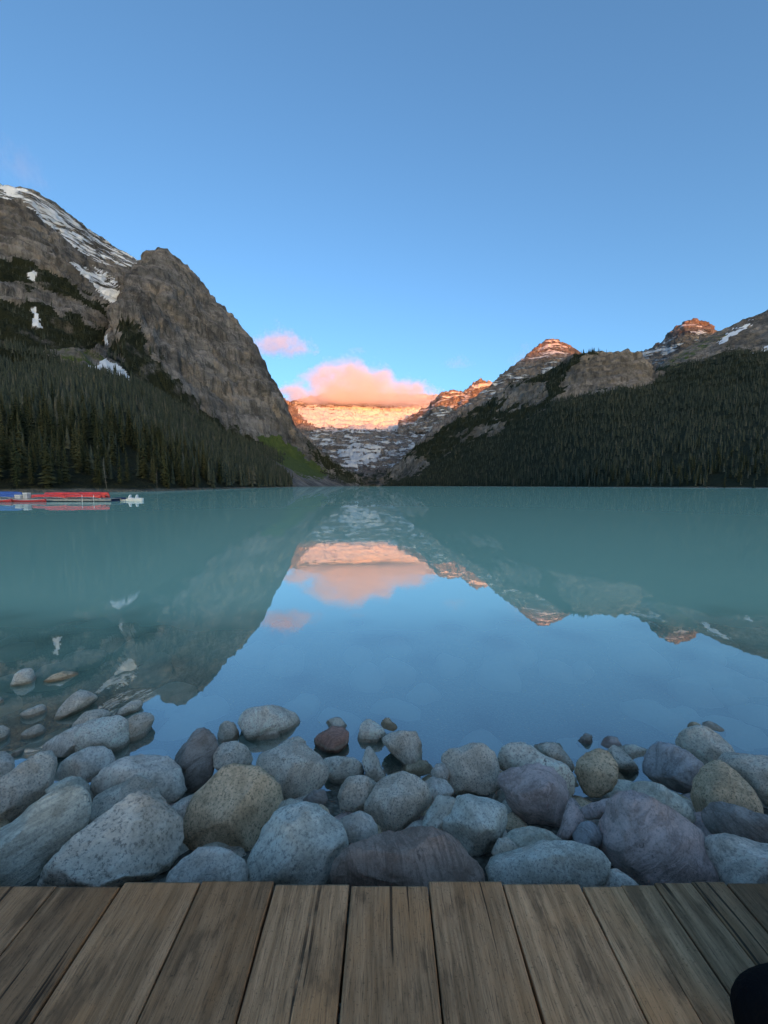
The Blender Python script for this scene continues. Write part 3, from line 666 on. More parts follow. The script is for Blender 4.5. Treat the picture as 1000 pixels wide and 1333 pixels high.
 ('grey-green boulder with a curved ridge behind the huge purple one', 'green', 'b', [(818,1030),(825,1020),(845,1019),(865,1023),(885,1038),(898,1052),(905,1068),(885,1074),(850,1058),(825,1046)]),
 ('huge layered purple boulder at the deck edge', 'purple', 'b', [(778,1095),(782,1070),(790,1045),(805,1034),(820,1033),(845,1040),(875,1055),(905,1075),(920,1092),(917,1105),(928,1125),(936,1147),(930,1167),(880,1182),(830,1175),(800,1145),(785,1120)]),
 ('smooth blue boulder at the deck edge beside the huge purple one', 'blue', 'b', [(910,1108),(920,1092),(935,1086),(955,1087),(985,1095),(1020,1105),(1060,1130),(1045,1178),(960,1178),(930,1163),(918,1135)]),
 ('long low pale grey boulder lying along the deck edge', 'teal', 'b', [(636,1125),(645,1108),(670,1100),(700,1094),(740,1096),(775,1105),(788,1118),(792,1130),(785,1145),(770,1160),(720,1168),(660,1164),(642,1147)]),
 ('flat grey stone above the long low boulder', 'green', 'b', [(655,1092),(668,1080),(690,1077),(715,1081),(735,1094),(727,1108),(690,1112),(664,1108)]),
 ('small triangular stone at the end of the long low boulder', 'grey', 'b', [(638,1110),(649,1092),(660,1089),(674,1102),(670,1114),(648,1118)]),
 ('small pale stone poking up over the deck edge', 'blue', 'b', [(778,1148),(790,1134),(802,1131),(815,1135),(832,1148),(826,1168),(788,1168)]),
 ('small dark wet stone in the gap beside the huge purple boulder', 'navy', 'b', [(746,1085),(755,1072),(770,1070),(782,1080),(785,1098),(765,1108),(750,1102)]),
 ('flat brownish-purple stone in the gap above the dark wet one', 'purple', 'b', [(750,1052),(770,1045),(790,1040),(805,1038),(802,1060),(780,1068),(758,1064)]),
 ('dark wet stone under the rough brown-grey boulder', 'dark', 'b', [(393,1042),(408,1030),(422,1028),(427,1042),(416,1053),(400,1053)]),
]
for i, (lab, col, mode, poly) in enumerate(B): boulder(lab, col, mode, poly, 100+i)
def loose(label, group, pos, size, col, seed, sub=3, flat=.7):
    r = np.random.default_rng(seed)
    a = r.uniform(.8, 1.25); wf = lambda th: size*(1+.12*np.sin(2*th+r.uniform(0, 6))*a+.06*np.sin(3*th+seed))
    r = np.random.default_rng(seed); ph = r.uniform(0, 6)
    wf = lambda th: size*(1+.15*np.sin(2*th+ph)+.06*np.sin(3*th+seed))
    p, f = shape_rock(wf, size*flat, seed, sub); p[:, 2] *= -1          # broken faces up
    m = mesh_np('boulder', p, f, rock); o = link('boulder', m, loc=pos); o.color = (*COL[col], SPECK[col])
    keep_solid(p+np.array(pos), f)
    return tag(o, label, 'boulder', group)
# stones under the shallow water
cols = ['grey', 'pale', 'tan', 'blue', 'green', 'purple']
for i in range(74):
    y = 2.95+3.9*rng.random()**1.1; x = rng.uniform(-1.15, 1.15)*y
    s = rng.uniform(.14, .38); z = -.05-.11*(y-2.9)-s*.62-rng.uniform(0, .12)
    loose('pale rounded boulder lying under the shallow water', 'boulders under the water', (x, y, z), s, cols[i % 6], 500+i, 3)
# stones that fill the gaps
for i in range(150):
    y = rng.uniform(1.75, 3.0); x = rng.uniform(-1.2, 1.2)*(y+.2)
    s = rng.uniform(.07, .17); z = max(-.14, .56-.44*(y-1.3))-.02
    loose('small stone wedged deep in a gap between the big boulders', 'stones in the gaps', (x, y, z), s, cols[i % 6], 700+i, 3)
# small stones that just break the water along the edge
for i in range(22):
    y = rng.uniform(2.75, 3.35); x = rng.uniform(-.35, 1.0)*y; s = rng.uniform(.06, .13)
    loose('small wet stone just breaking the water at the edge of the boulders', 'stones at the water edge', (x, y, -s*.25), s, cols[i % 6], 1000+i, 3, .75)
# the row goes on along the shore past both ends of the view
for i in range(36):
    y = rng.uniform(1.55, 3.0); sd_ = -1 if i % 2 else 1; x = sd_*(1.32*(y+.25)+rng.uniform(.1, 2.6))
    s = rng.uniform(.17, .34); z = .56-.30*(y-1.45)-.10
    loose('large weathered boulder further along the shore, past the main row', 'boulders further along the shore', (x, y, z), s, cols[i % 6], 900+i, 4, .8)
# bank and lake bed
bxs = np.concatenate([np.linspace(-900, -9, 12), np.linspace(-8, 8, 90), np.linspace(9, 900, 12)])
bys = np.concatenate([np.linspace(.6, 8, 60), [10, 14, 20, 40, 120, 600, 2400]])
GX, GY = np.meshgrid(bxs, bys)
GZ = np.where(GY < 2.9, .56-.44*(GY-1.3), -.144-.22*(GY-2.9)); GZ = np.minimum(np.maximum(GZ, -6), .46)
near = (np.abs(GX) < 8.5) & (GY < 9)
GZ = GZ+np.where(near, fbm(np.stack([GX*2.2, GY*2.2, GX*0], -1), 4)*.05, 0)
bank = mesh_np('bank', np.stack([GX, GY, GZ], -1).reshape(-1, 3), gridfaces(*GX.shape), ground_mat('bank_gravel', (.13, .115, .09), (.27, .245, .19), 3.0))
keep_solid(np.stack([GX, GY, GZ], -1).reshape(-1, 3), np.concatenate([gridfaces(*GX.shape)[:, :3], gridfaces(*GX.shape)[:, [0, 2, 3]]]))
tag(link('lake_bed', bank), 'stony bank running down into the lake bed', kind='structure')
# lake surface, with the depth of water below each point
allv = np.concatenate(solid_v); allf = np.concatenate(solid_f)
bvh = BVHTree.FromPolygons([tuple(q) for q in allv], [tuple(int(k) for k in q) for q in allf])
wx = np.concatenate([[-6000, -900, -200, -60, -20], np.linspace(-9, 9, 226), [20, 60, 200, 900, 6000]])
wy = np.concatenate([np.linspace(.9, 9, 104), [12, 20, 50, 150, 500, 1200, 2600]])
WX, WY = np.meshgrid(wx, wy); dep = np.full(WX.shape, 9.0)
for i in range(WX.shape[0]):
    for j in range(WX.shape[1]):
        x, y = WX[i, j], WY[i, j]
        if abs(x) < 9.1 and y < 9.1:
            h = bvh.ray_cast(Vector((x, y, 3)), Vector((0, 0, -1)))
            if h[0] is not None: dep[i, j] = max(0, -h[0].z)+3.5*float(smooth(5.5, 9.0, y))
for k in range(5):
    d2 = dep.copy(); d2[1:-1, 1:-1] = (dep[1:-1, 1:-1]*2+dep[:-2, 1:-1]+dep[2:, 1:-1]+dep[1:-1, :-2]+dep[1:-1, 2:])/6; dep = d2
lake = mesh_np('lake', np.stack([WX, WY, WX*0], -1).reshape(-1, 3), gridfaces(*WX.shape), water_mat(), False)
attr(lake, 'depth', dep)
tag(link('lake', lake), 'still turquoise glacial lake mirroring the mountains', kind='structure')
# level ground behind the shore
g = MB(); 
gx = [-40000, -2000, 2000, 40000]; gy = [-40000, -300, .95]
vv = [(x, y, .34 if y > -400 else .30) for y in gy for x in gx]
gm = bpy.data.meshes.new('ground'); gm.from_pydata(vv, [], [(r*4+c, r*4+c+1, r*4+c+5, r*4+c+4) for r in range(2) for c in range(3)]); gm.update()
gm.materials.append(ground_mat('path_gravel', (.16, .14, .11), (.26, .23, .18), .8))
tag(link('ground', gm), 'flat gravel ground along the lakeshore', kind='structure')

# ------------------------------------------------------------------ boardwalk
wood = wood_mat()
EDGE = at_z(500, 1150, DECK_Z)[1]
zc = EDGE*cp+(CAM_Z-DECK_Z)*sp
walk = tag(empty('boardwalk', (0, 0, .34)), 'weathered grey-brown plank boardwalk above the boulders', 'boardwalk')
seams = [(77, .008), (160, .006), (261, .006), (357, .008), (456, .009), (557, .008), (654, .008), (755, .008), (807, .003), (852, .008), (902, .003), (945, .009)]
sx = [((p-500)/F_PX*zc, g_) for p, g_ in seams]
while sx[0][0] > -5: sx.insert(0, (sx[0][0]-random.choice([.285, .285, .24]), .007))
while sx[-1][0] < 5: sx.append((sx[-1][0]+random.choice([.285, .29, .28]), .007))
for (x0, g0), (x1, g1) in zip(sx[:-1], sx[1:]):
    xa, xb = x0+g0/2, x1-g1/2; xc = (xa+xb)/2; w = (xb-xa)/2
    b = MB(); e = random.uniform(-.012, .010); dz = random.uniform(-.003, .003)
    # a board with slightly wavy edges
    ys = np.linspace(-2.3, EDGE+e, 26); rings = []
    ph = random.uniform(0, 9)
    for y in ys:
        wl = -w+.0016*math.sin(y*9+ph)+random.uniform(-.0007, .0007); wr_ = w+.0016*math.sin(y*8+ph*2)+random.uniform(-.0007, .0007)
        c_ = .004; zt = DECK_Z-.34+dz
        rings.append([(wl, y, zt-.045), (wl, y, zt-c_), (wl+c_*.4, y, zt-c_*.35), (wl+c_*1.2, y, zt), (wr_-c_*1.2, y, zt), (wr_-c_*.4, y, zt-c_*.35), (wr_, y, zt-c_), (wr_, y, zt-.045)])
    last = rings[-1]; rings[-1] = [(p[0], p[1], p[2]-(.003 if i in (2, 3, 4, 5) else 0)) for i, p in enumerate(last)]
    rings.insert(-1, [(p[0], EDGE+e-.006, p[2]) for p in last])
    b.rings(rings)
    o = link('plank', b.mesh('plank', wood), walk, (xc, 0, 0))
for y in (EDGE-.14, -.4, -2.0):
    b = MB(); b.box(-5, 5, y-.05, y+.05, .20, .36); link('beam', b.mesh('beam', wood, bevel=.004), walk)
    for x in np.arange(-4.5, 4.6, 1.5):
        b = MB(); b.box(-.07, .07, -.06, .06, -.25 if y > 0 else -.02, .201); link('post', b.mesh('post', wood, bevel=.005), walk, (x, y, 0))

# ------------------------------------------------------------------ conifers
fl = forest_mat('conifer_needles', (.043, .054, .034), (.086, .092, .060), (.115, .110, .076))
fl_o = None
def needle_mat():
    t = NT('spruce_needles'); rnd = t.n('ObjectInfo').outputs['Random']; nz = t.noise(t.obj, 1.3, 4)
    col = t.mix(rnd, (.030, .042, .020), (.086, .086, .040)); col = t.mix(t.ramp(nz, .4, .7, 0, .5), col, (.020, .026, .012))
    return t.done(col, .85, None, .15)
fl_o = needle_mat()
bark = paint('bark', (.085, .068, .052), .9, .1, .3)
deadwood = paint('bleached_deadwood', (.17, .145, .115), .9, .1, .2)
def crown_mesh(seed, H=1.0):
    r = random.Random(seed); v, f = [], []
    lev = 30; lop = r.uniform(.8, 1.2)
    for k in range(lev):
        t = k/(lev-1); z = .03+.95*t
        R0 = (.105*(1-t)**.75*(.55+.45*min(1, t*6))+.006)*lop
        nb = 9 if t < .7 else 6
        for i in range(nb):
            if r.random() < .10: continue
            a = 6.283*(i+r.uniform(-.4, .4))/nb+k*1.3; L = R0*r.uniform(.55, 1.25); dr = .35*L*r.uniform(.5, 1.8); w = L*r.uniform(.32, .5)
            ca, sa = math.cos(a), math.sin(a); b = len(v)
            zz = z+r.uniform(-.01, .01)
            v += [(ca*.004, sa*.004, zz+.018), (ca*L*.55-sa*w, sa*L*.55+ca*w, zz-dr*.7), (ca*L, sa*L, zz-dr*.75), (ca*L*.55+sa*w, sa*L*.55-ca*w, zz-dr*.7), (ca*L*.5, sa*L*.5, zz+.004-dr*.25)]
            f += [(b, b+1, b+4), (b+1, b+2, b+4), (b+2, b+3, b+4), (b+3, b, b+4)]
    b = len(v); v += [(.006, 0, .95), (-.003, .005, .95), (-.003, -.005, .95), (0, 0, 1.02)]; f += [(b, b+1, b+3), (b+1, b+2, b+3), (b+2, b, b+3)]
    m = bpy.data.meshes.new('crown'); m.from_pydata(v, [], f); m.update(); m.materials.append(fl_o); return m
def trunk_mesh(mat, r0=.013):
    b = MB(); b.tube([(0, 0, -.05), (0, 0, .3), (.002, 0, .65), (0, 0, .985)], [r0, r0*.8, r0*.5, .002], 6); return b.mesh('trunk', mat, True)
crowns = [crown_mesh(k) for k in range(8)]; trunk = trunk_mesh(bark)
def scatter(P, F, n_, seed, hmin, hmax):
    """random points on a terrain grid, by ground area and forest cover"""
    r = np.random.default_rng(seed)
    a = P[:-1, :-1]; b_ = P[:-1, 1:]; c_ = P[1:, :-1]
    area = np.linalg.norm(np.cross((b_-a)[..., :2], (c_-a)[..., :2])[..., None], axis=-1)
    slopeok = 1.0
    w = area*np.clip(F[:-1, :-1], 0, 1)**2*slopeok
    w[:3] = 0
    X, Y = topx(a); w = np.where((X > -230) & (X < 1250) & (a[..., 1] > 20), w, 0)
    w = w.ravel()/w.sum(); idx = r.choice(len(w), n_, p=w); i, j = np.unravel_index(idx, a.shape[:2])
    u, v = r.random(n_)[:, None], r.random(n_)[:, None]
    pts = P[i, j]*(1-u)*(1-v)+P[i, j+1]*u*(1-v)+P[i+1, j]*(1-u)*v+P[i+1, j+1]*u*v
    clump = .75+.5*(fbm(pts/60.0+3, 2)+.5)
    return pts, r.uniform(hmin, hmax, n_)*np.clip(clump, .7, 1.3)
ptsL, hL = scatter(PL, VL['forest'], 14500, 1, 11, 21)
pts0, h0 = scatter(P0, V0['forest'], 2600, 2, 9, 16)
ptsR, hR = scatter(PR, VR['forest'], 23000, 3, 10, 18)
pts2, h2 = scatter(P2, V2['forest'], 1800, 4, 9, 16)
# a close front row along the near shore
def front_row(Prow, n_, seed, hmin, hmax, pmin, pmax, depth):
    r = np.random.default_rng(seed); X, Y = topx(Prow); ok = np.where((X > pmin) & (X < pmax))[0]
    seg = np.linalg.norm(np.diff(Prow[ok], axis=0), axis=1); cum = np.concatenate([[0], np.cumsum(seg)])
    s = np.sort(r.random(n_))*cum[-1]
    p = np.stack([np.interp(s, cum, Prow[ok][:, k]) for k in range(3)], 1)
    return p, r.uniform(hmin, hmax, n_), r.random(n_)*depth
fp, fh, fd = front_row(PL[3], 640, 11, 12, 23, -120, 372, 1)
inw = (PL[12]-PL[3]); 
row = PL[3]; 
jj = np.array([np.argmin(np.linalg.norm(row-q, axis=1)) for q in fp]); fk = 4+(fd*22).astype(int); fp = PL[fk, jj]+np.stack([rng.uniform(-2, 2, len(jj)), rng.uniform(-2, 2, len(jj)), np.zeros(len(jj))], 1)
gp, gh, gd = front_row(PR[3], 520, 12, 14, 25, 505, 1080, 1)
jj = np.array([np.argmin(np.linalg.norm(PR[3]-q, axis=1)) for q in gp]); gk = 4+(gd*10).astype(int); gp = PR[gk, jj]
ptsL = np.concatenate([ptsL, fp]); hL = np.concatenate([hL, fh]); ptsR = np.concatenate([ptsR, gp]); hR = np.concatenate([hR, gh])
# the trees that show largest stand as individuals
allp = np.concatenate([ptsL, ptsR]); allh = np.concatenate([hL, hR]); side = np.concatenate([np.zeros(len(ptsL)), np.ones(len(ptsR))])
X, Y = topx(allp); score = np.where((X > -10) & (X < 1010), allh/allp[:, 1], 0)
topL = np.argsort(-np.where(side == 0, score, 0))[:214]; topR = np.argsort(-np.where(side == 1, score, 0))[:84]
labels = ['tall dark spruce on the wooded shore behind the red canoes', 'slim dark spruce on the wooded shore below the rock dome']
groups = ['spruces on the shore behind the canoes', 'spruces on the shore below the dome']
for q, idx in enumerate(np.concatenate([topL, topR])):
    sd = int(side[idx]); root = empty('spruce_tree', allp[idx]-np.array([0, 0, .4]), rng.uniform(0, 6.28)); H = allh[idx]
    wdt = H*rng.uniform(.8, 1.25); root.scale = (wdt, wdt, H)
    tag(root, labels[sd], 'tree', groups[sd])
    link('trunk', trunk, root); link('crown', crowns[q % 8], root)
used = set(int(i) for i in np.concatenate([topL, topR])); rest = np.array([i for i in range(len(allp)) if i not in used])
def forest(label, pts, hs, seed):
    r = np.random.default_rng(seed); N = len(pts); L, K = 4, 6
    nv = L*(K+1)
    tv = np.zeros((L, K+1, 3)); tf = []
    for l in range(L):
        z0 = .06+.80*(l/L); z1 = min(1.0, z0+.36); rad = .105*(1-l/L)**.85+.012
        tv[l, 0] = (0, 0, z1)
        for k in range(K):
            a = 6.283*(k+.5*(l % 2))/K; q = rad*(1.15 if k % 2 else .75)
            tv[l, k+1] = (math.cos(a)*q, math.sin(a)*q, z0-(.03 if k % 2 else 0))
            tf.append((l*(K+1), l*(K+1)+1+k, l*(K+1)+1+(k+1) % K))
    tv = tv.reshape(-1, 3); tf = np.array(tf)
    ang = r.uniform(0, 6.283, N); ca, sa = np.cos(ang)[:, None], np.sin(ang)[:, None]
    jit = 1+r.uniform(-.28, .28, (N, nv)); wd = (hs*r.uniform(.8, 1.25, N))[:, None]
    x = tv[None, :, 0]*jit*wd; y = tv[None, :, 1]*jit*wd; z = tv[None, :, 2]*hs[:, None]*(1+r.uniform(-.02, .02, (N, nv)))-.3
    lean = r.normal(0, .02, (N, 2))
    Vv = np.stack([x*ca-y*sa+lean[:, :1]*z, x*sa+y*ca+lean[:, 1:]*z, z], -1)+pts[:, None, :]
    Ff = tf[None]+(np.arange(N)*nv)[:, None, None]
    m = mesh_np('forest', Vv.reshape(-1, 3), Ff.reshape(-1, 3), fl, False)
    attr(m, 'tint', np.repeat(r.random(N), nv))
    return tag(link('forest', m), label, 'forest', kind='stuff')
rl = rest[side[rest] == 0]; rr2 = rest[side[rest] == 1]
forest('dark conifer forest covering the slope below the cliffed spur', allp[rl], allh[rl], 21)
forest('sparse dark conifers on the high ledges of the snow-streaked mountain', pts0, h0, 22)
forest('dense dark conifer forest covering the slope below the rock dome', allp[rr2], allh[rr2], 23)
forest('conifers climbing the bare shoulder above the dense forest', pts2, h2, 24)
# bare pale trunks among the spruces
for q, (px, fw, H, lean) in enumerate([(140, 118, 9, -.09), (205, 158, 9, .02), (282, 262, 11, .0)]):
    x = (px-500)/F_PX*fw; b = MB()
    b.tube([(0, 0, -.5), (lean*H*.4, 0, H*.4), (lean*H*.8, .1, H*.75), (lean*H*1.1, .1, H)], [.10, .07, .05, .02], 7)
    tr = tag(empty('dead_tree', (x, fw, .6)), 'bare pale dead trunk standing among the dark spruces', 'tree', 'bare trunks on the wooded shore')
    link('trunk', b.mesh('trunk', deadwood, True), tr)
    for k in range(9):
        b = MB(); z = H*random.uniform(.3, .92); a = random.uniform(0, 6.28); L = random.uniform(.5, 1.4)
        b.tube([(lean*z, 0, z), (lean*z+math.cos(a)*L, math.sin(a)*L, z-L*.2)], [.035, .01], 5); link('branch', b.mesh('branch', deadwood), tr)

# ------------------------------------------------------------------ dock and boats
red = paint('red_canoe_shell', (.80, .06, .05), .35, .5); dred = paint('dark_red_canoe_shell', (.50, .04, .045), .4, .5)
blue = paint('blue_canoe_shell', (.04, .13, .42), .35, .5); white = paint('white_fibreglass', (.80, .80, .78), .4, .5, .05)
dockm = paint('dock_boards', (.34, .33, .31), .85, .2, .25); alu = paint('aluminium_rim', (.55, .55, .55), .4, .5); navy = paint('navy_cover', (.02, .035, .10), .7, .2); seatm = paint('cane_seat', (.30, .2, .1), .7)
def canoe_meshes(shell):
    b = MB(); L, Wd, D = 5.2, .86, .40; rings = []
    for k in range(17):
        t = -1+2*k/16; w = Wd/2*(1-abs(t)**2.6)+.012; sheer = D+.20*abs(t)**3; keel = .10*abs(t)**4
        rings.append([(t*L/2, w*math.sin(a), keel+(sheer-keel)*(1-max(0, math.cos(a))**.75)) for a in np.linspace(-math.pi/2, math.pi/2, 11)])
    for r_ in rings[:]: pass
    v = [p for r_ in rings for p in r_]; f = []
    for k in range(16):
        for i in range(10): f.append((k*11+i, k*11+i+1, (k+1)*11+i+1, (k+1)*11+i))
    m = bpy.data.meshes.new('hull'); m.from_pydata(v, [], f); m.update(); m.materials.append(shell)
    for p in m.polygons: p.use_smooth = True
    g_ = []
    for s_ in (0, 10):
        b = MB(); b.tube([rings[k][s_] for k in range(17)], .025, 6); g_.append(b.mesh('gunwale', alu, True))
    st = []
    for x in (-1.5, 1.4):
        b = MB(); w = Wd/2*(1-abs(x/2.6)**2.6); b.box(x-.13, x+.13, -w, w, .30, .33); st.append(b.mesh('seat', seatm))
    return m, g_, st
CM = {k: canoe_meshes(m) for k, m in (('red', red), ('dred', dred), ('blue', blue))}
def canoe(kind, loc, rz, over, label, group):
    o = empty('canoe', loc, rz); 
    if over: o.rotation_euler = (math.pi, 0, rz)
    hull, gs, st = CM[kind]; h = link('hull', hull, o); h.modifiers.new('shell', 'SOLIDIFY').thickness = .02
    for g_ in gs: link('gunwale', g_, o)
    for s_ in st: link('seat', s_, o)
    return tag(o, label, 'canoe', group)
FB = 54.0
X_ = lambda px, fw=FB: (px-500)/F_PX*fw
def board_deck(name, label, x0, x1, y0, y1, z):
    d = tag(empty(name, ((x0+x1)/2, (y0+y1)/2, 0)), label, 'dock'); hx, hy = (x1-x0)/2, (y1-y0)/2
    k = int((x1-x0)/.6)
    for i in range(k):
        b = MB(); xa = -hx+2*hx*i/k; b.box(xa+.01, xa+2*hx/k-.01, -hy, hy, z-.05, z); link('plank', b.mesh('plank', dockm), d)
    b = MB(); b.box(-hx, hx, -hy-.03, -hy+.10, z-.32, z-.055); link('fascia', b.mesh('fascia', dockm), d)
    for sx_ in np.linspace(-hx+.6, hx-.6, max(2, int((x1-x0)/3))):
        b = MB(); b.box(sx_-.35, sx_+.35, -hy+.15, hy-.15, -.25, z-.055); link('float', b.mesh('float', navy), d)
    return d
board_deck('floating_dock', 'long grey floating dock carrying the red canoes', X_(-30), X_(152), FB-1.2, FB+3.4, .42)
RK = .40
for j, y in enumerate((FB-.4, FB+.6, FB+1.6)):
    for i in range(2):
        canoe('red', (X_(68)+i*4.9+random.uniform(-.15, .15)-.1*j, y, .42+.62+.0), random.uniform(-.02, .02), True, 'bright red canoe lying upside down on the floating dock', 'overturned red canoes')
for i in range(2):
    canoe('red', (X_(80)+i*3.6, FB+.2+.9*i, 1.35), random.uniform(-.03, .03), True, 'bright red canoe upside down on top of the overturned row', 'topmost red canoes')
canoe('dred', (X_(30, 51), 51.6, -.10), .02, False, 'dark red canoe floating beside the dock, bow towards the white boat', None)
canoe('dred', (X_(-10, 51), 51.2, -.10), -.03, False, 'dark red canoe floating beside the dock at the blue canoes', None)
for i, (px, y, z) in enumerate([(-2, FB+.2, .44), (4, FB+1.2, .44), (0, FB+.7, .80)]):
    canoe('blue', (X_(px), y, z+.62 if i == 2 else z+.6), random.uniform(-.06, .06), True, ['blue canoe upside down on the dock, at its lake side', 'blue canoe upside down on the dock, at its shore side', 'blue canoe upside down on top of two others'][i], None)
# grey gear between the blue and red canoes
for i, (px, w, h) in enumerate([(30, .8, .55), (37, .6, .85), (24, .7, .5)]):
    b = MB(); b.box(-w/2, w/2, -.3, .3, 0, h*.8); bx_ = tag(empty('gear_crate', (X_(px), FB-.5+.3*i, .42)), ['low grey crate on the dock beside the tall one', 'tall grey crate on the dock beside the red canoes', 'low grey crate on the dock beside the blue canoes'][i], 'crate')
    link('box', b.mesh('box', alu, bevel=.03), bx_); b = MB(); b.box(-w/2-.03, w/2+.03, -.33, .33, h*.8, h); link('lid', b.mesh('lid', white, bevel=.02), bx_)
for i, px in enumerate((107, 122)):
    b = MB(); b.tube([(0, 0, -.4), (0, 0, .95)], .03, 8); ps = tag(empty('mooring_post', (X_(px, FB-1.3), FB-1.3, 0)), 'thin pale mooring post on the lake side of the dock', 'post', 'mooring posts')
    link('pole', b.mesh('pole', white), ps); b = MB(); b.tube([(0, 0, .94), (0, 0, .98)], .04, 8); link('cap', b.mesh('cap', alu), ps)
# white pedal boat and covered dinghy
pb = tag(empty('pedal_boat', (X_(173, 56), 56, 0), .05), 'white pedal boat with two seats floating at the dock end', 'boat')
b = MB(); rings = []
for k in range(13):
    t = -1+2*k/12; w = .75*(1-abs(t)**3.5*.75); zt = .32+.10*max(0, t)**2
    rings.append([(t*1.5, -w, zt), (t*1.5, -w*.8, -.18), (t*1.5, w*.8, -.18), (t*1.5, w, zt)])
b.rings(rings); link('hull', b.mesh('hull', white, bevel=.03), pb)
for x in (-.25, .75):
    b = MB(); rings = []
    for k in range(7):
        t = k/6; w = .32*(1-.5*t*t)
        rings.append([(x-.28+.10*t, -w, .30+.62*t), (x-.28+.10*t, w, .30+.62*t), (x-.12+.10*t, w, .30+.62*t), (x-.12+.10*t, -w, .30+.62*t)])
    b.rings(rings); b.box(x-.30, x+.30, -.34, .34, .28, .46); link('seat', b.mesh('seat', white, True, bevel=.05), pb)
dg = tag(empty('dinghy', (X_(154, 55), 55.4, 0)), 'small dinghy under a navy cover between dock and white boat', 'boat')
b = MB(); rings = []
for k in range(9):
    t = -1+2*k/8; w = .5*(1-abs(t)**3*.7); rings.append([(t*.9, -w, .30), (t*.9, -w*.6, -.12), (t*.9, w*.6, -.12), (t*.9, w, .30)])
b.rings(rings); link('hull', b.mesh('hull', alu, bevel=.02), dg)
b = MB(); rings = []
for k in range(9):
    t = -1+2*k/8; w = .53*(1-abs(t)**3*.7); rings.append([(t*.93, -w, .27), (t*.93, -w*.5, .42+.12*(1-t*t)), (t*.93, w*.5, .42+.12*(1-t*t)), (t*.93, w, .27)])
b.rings(rings); link('cover', b.mesh('cover', navy, True), dg)

# ------------------------------------------------------------------ clouds
def cloud(label, px, py, wpx, hpx, fwd, depth, seed, dens, thr, peak=.45, col=(1.0, .95, .92)):
    v, f = ICO[3]
    m = mesh_np('cloud', v, f, cloud_mat('cloud_vapour_%d' % seed, seed*3.7, dens, thr, col, peak))
    o = link('cloud', m, loc=at(px, py, fwd)); k = fwd/F_PX
    o.scale = (wpx/2*k, depth, hpx/2*k)
    return tag(o, label, 'cloud', kind='stuff')
cloud('large pink dawn cloud resting on the glacier wall', 469, 500, 272, 84, 7400, 900, 1, .0040, .0, .52)
cloud('small pink cloud floating beside the cliffed spur', 366, 441, 120, 52, 6500, 500, 5, .0022, .16)
cloud('faint grey wisp between the pink cloud and the pointed summit', 597, 468, 60, 26, 7000, 300, 3, .0005, .24)
cloud('faint grey-pink wisp touching the pointed summit', 684, 459, 60, 44, 5000, 300, 4, .0005, .24)
cloud('faint pink wisp high above the snow-streaked mountain', 28, 205, 80, 70, 5000, 400, 6, .00022, .22)

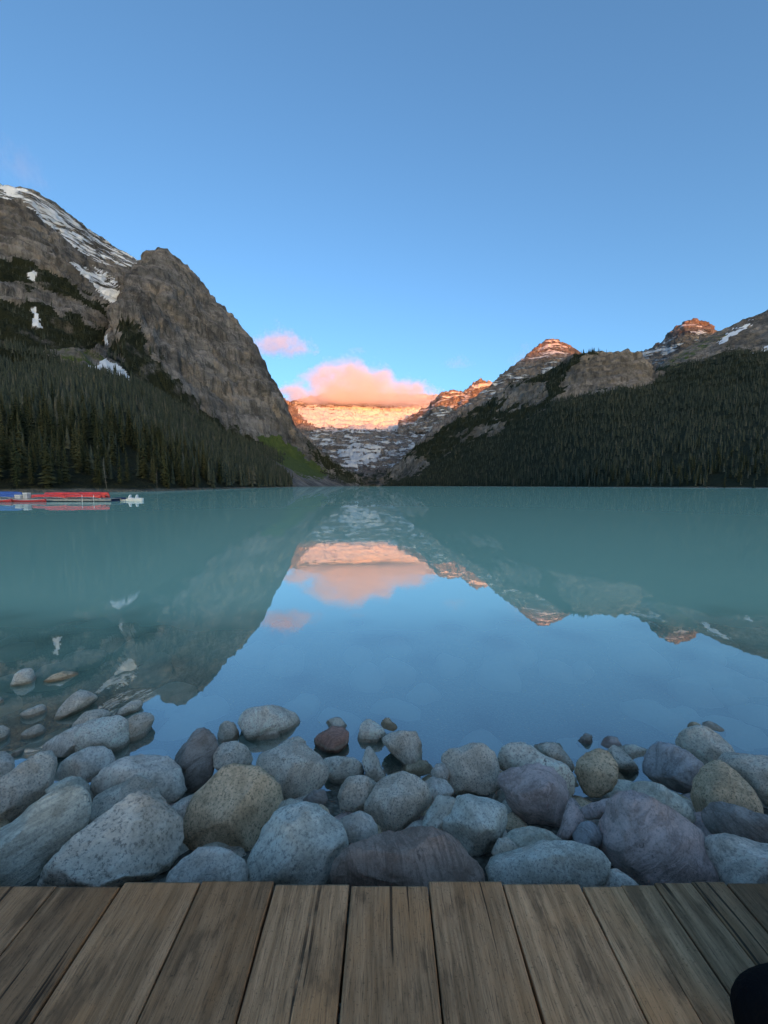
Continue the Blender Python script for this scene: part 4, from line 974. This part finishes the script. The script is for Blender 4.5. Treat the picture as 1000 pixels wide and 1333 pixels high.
# ------------------------------------------------------------------ person sitting at the edge of the boardwalk
def person():
    HX, HY, HZ = 1.368, .486, DECK_Z+.125
    root = tag(empty('person', (HX, HY, DECK_Z)), 'person in black clothes sitting cross-legged on the boardwalk planks', 'person')
    V, E, Rr = [], [], []
    def add(p, r, par=None):
        V.append((p[0], p[1], p[2]+HZ-DECK_Z)); Rr.append(r)
        if par is not None: E.append((par, len(V)-1))
        return len(V)-1
    pel = add((0, 0, 0), .135); sp_ = add((0, .02, .22), .13, pel); ch = add((0, .04, .42), .135, sp_); nk = add((0, .05, .57), .055, ch)
    hb = add((0, .075, .65), .07, nk); hm = add((0, .085, .72), .085, hb); ht = add((0, .07, .80), .06, hm)
    for s_ in (-1, 1):
        sh = add((s_*.18, .035, .47), .068, ch); el = add((s_*.27, .12, .22), .052, sh); wr_ = add((s_*.17, .26, .115), .032, el)
        pm = add((s_*.115, .30, .105), .034, wr_); kn = add((s_*.095, .325, .10), .034, pm)
        for k in range(4):
            x = s_*(.085+(k-1.5)*.020); L = (.075, .085, .08, .062)[k]
            f1 = add((x, .345, .10), .0105, kn); f2 = add((x, .345+L*.5, .092), .0095, f1); add((x, .345+L*.85, .07), .0085, f2)
        t1 = add((s_*.07, .295, .105), .0125, pm); add((s_*.045, .32, .10), .010, t1)
        hp = add((s_*.10, .05, -.01), .105, pel); ky = add((s_*.44, .385, .01), .078, hp)
        ank = add((-s_*.03+s_*.0, .50 if s_ < 0 else .36, -.07), .048, ky); add((-s_*.16, .47 if s_ < 0 else .38, -.085), .040, ank)
    m = bpy.data.meshes.new('body'); m.from_pydata(V, E, []); m.update()
    o = bpy.data.objects.new('body', m); C.objects.link(o)
    md = o.modifiers.new('skin', 'SKIN'); md.use_smooth_shade = True; md.branch_smoothing = .4
    sv = m.skin_vertices[0].data
    for i, r in enumerate(Rr): sv[i].radius = (r, r); sv[i].use_root = (i == 0)
    sb = o.modifiers.new('sub', 'SUBSURF'); sb.levels = 2; sb.render_levels = 2
    dg_ = bpy.context.evaluated_depsgraph_get(); me = bpy.data.meshes.new_from_object(o.evaluated_get(dg_))
    bpy.data.objects.remove(o)
    cloth = NT('black_fabric'); nz = cloth.noise(cloth.obj, 9.0, 5, .6, 1.2); fz = cloth.noise(cloth.obj, 260.0, 3)
    cl = cloth.done(cloth.mix(nz, (.003, .003, .003), (.008, .008, .009)), .95, cloth.bump(cloth.math('ADD', nz, cloth.math('MULTIPLY', fz, .08)), .6, .03), .1)
    sk = paint('skin', (.50, .30, .21), .55, .3, .06)
    me.materials.clear(); me.materials.append(cl); me.materials.append(sk); me.name = 'body'
    base = HZ-DECK_Z
    for p in me.polygons:
        c_ = p.center; p.use_smooth = True
        p.material_index = 1 if (c_.z-base > .56 or (abs(c_.x) < .16 and c_.y > .265 and .055 < c_.z-base < .15)) else 0
    link('body', me, root)
    # hair, ears, nose
    v, f = ICO[4]; hv = v*np.array([.098, .108, .105]); keepf = [t_ for t_ in f if (hv[t_][:, 1].mean() < .035 or hv[t_][:, 2].mean() > .06) and hv[t_][:, 2].mean() > -.07]
    hm_ = mesh_np('hair', hv, np.array(keepf), paint('dark_hair', (.03, .02, .015), .6, .3)); link('hair', hm_, root, (0, .065, .745+base))
    for s_ in (-1, 1):
        b = MB(); b.rings([[(s_*(.085+.012*k), .07+.02*math.cos(a), .70+base+.033*math.sin(a)) for a in np.linspace(0, 6.283, 9)[:-1]] for k in range(2)]); link('ear', b.mesh('ear', sk, True, .004), root)
        b = MB(); b.tube([(s_*.032, .150, .725+base), (s_*.032, .166, .725+base)], [.012, .009], 8); link('eye', b.mesh('eye', paint('eye_dark', (.03, .02, .02), .2, .5), True), root)
    b = MB(); b.tube([(0, .150, .735+base), (0, .180, .695+base), (0, .150, .685+base)], [.008, .015, .012], 8); link('nose', b.mesh('nose', sk, True), root)
    b = MB(); b.tube([(-.028, .146, .662+base), (0, .160, .660+base), (.028, .146, .662+base)], [.004, .008, .004], 6); link('mouth', b.mesh('mouth', paint('lips', (.42, .17, .14), .5, .3), True), root)
person()
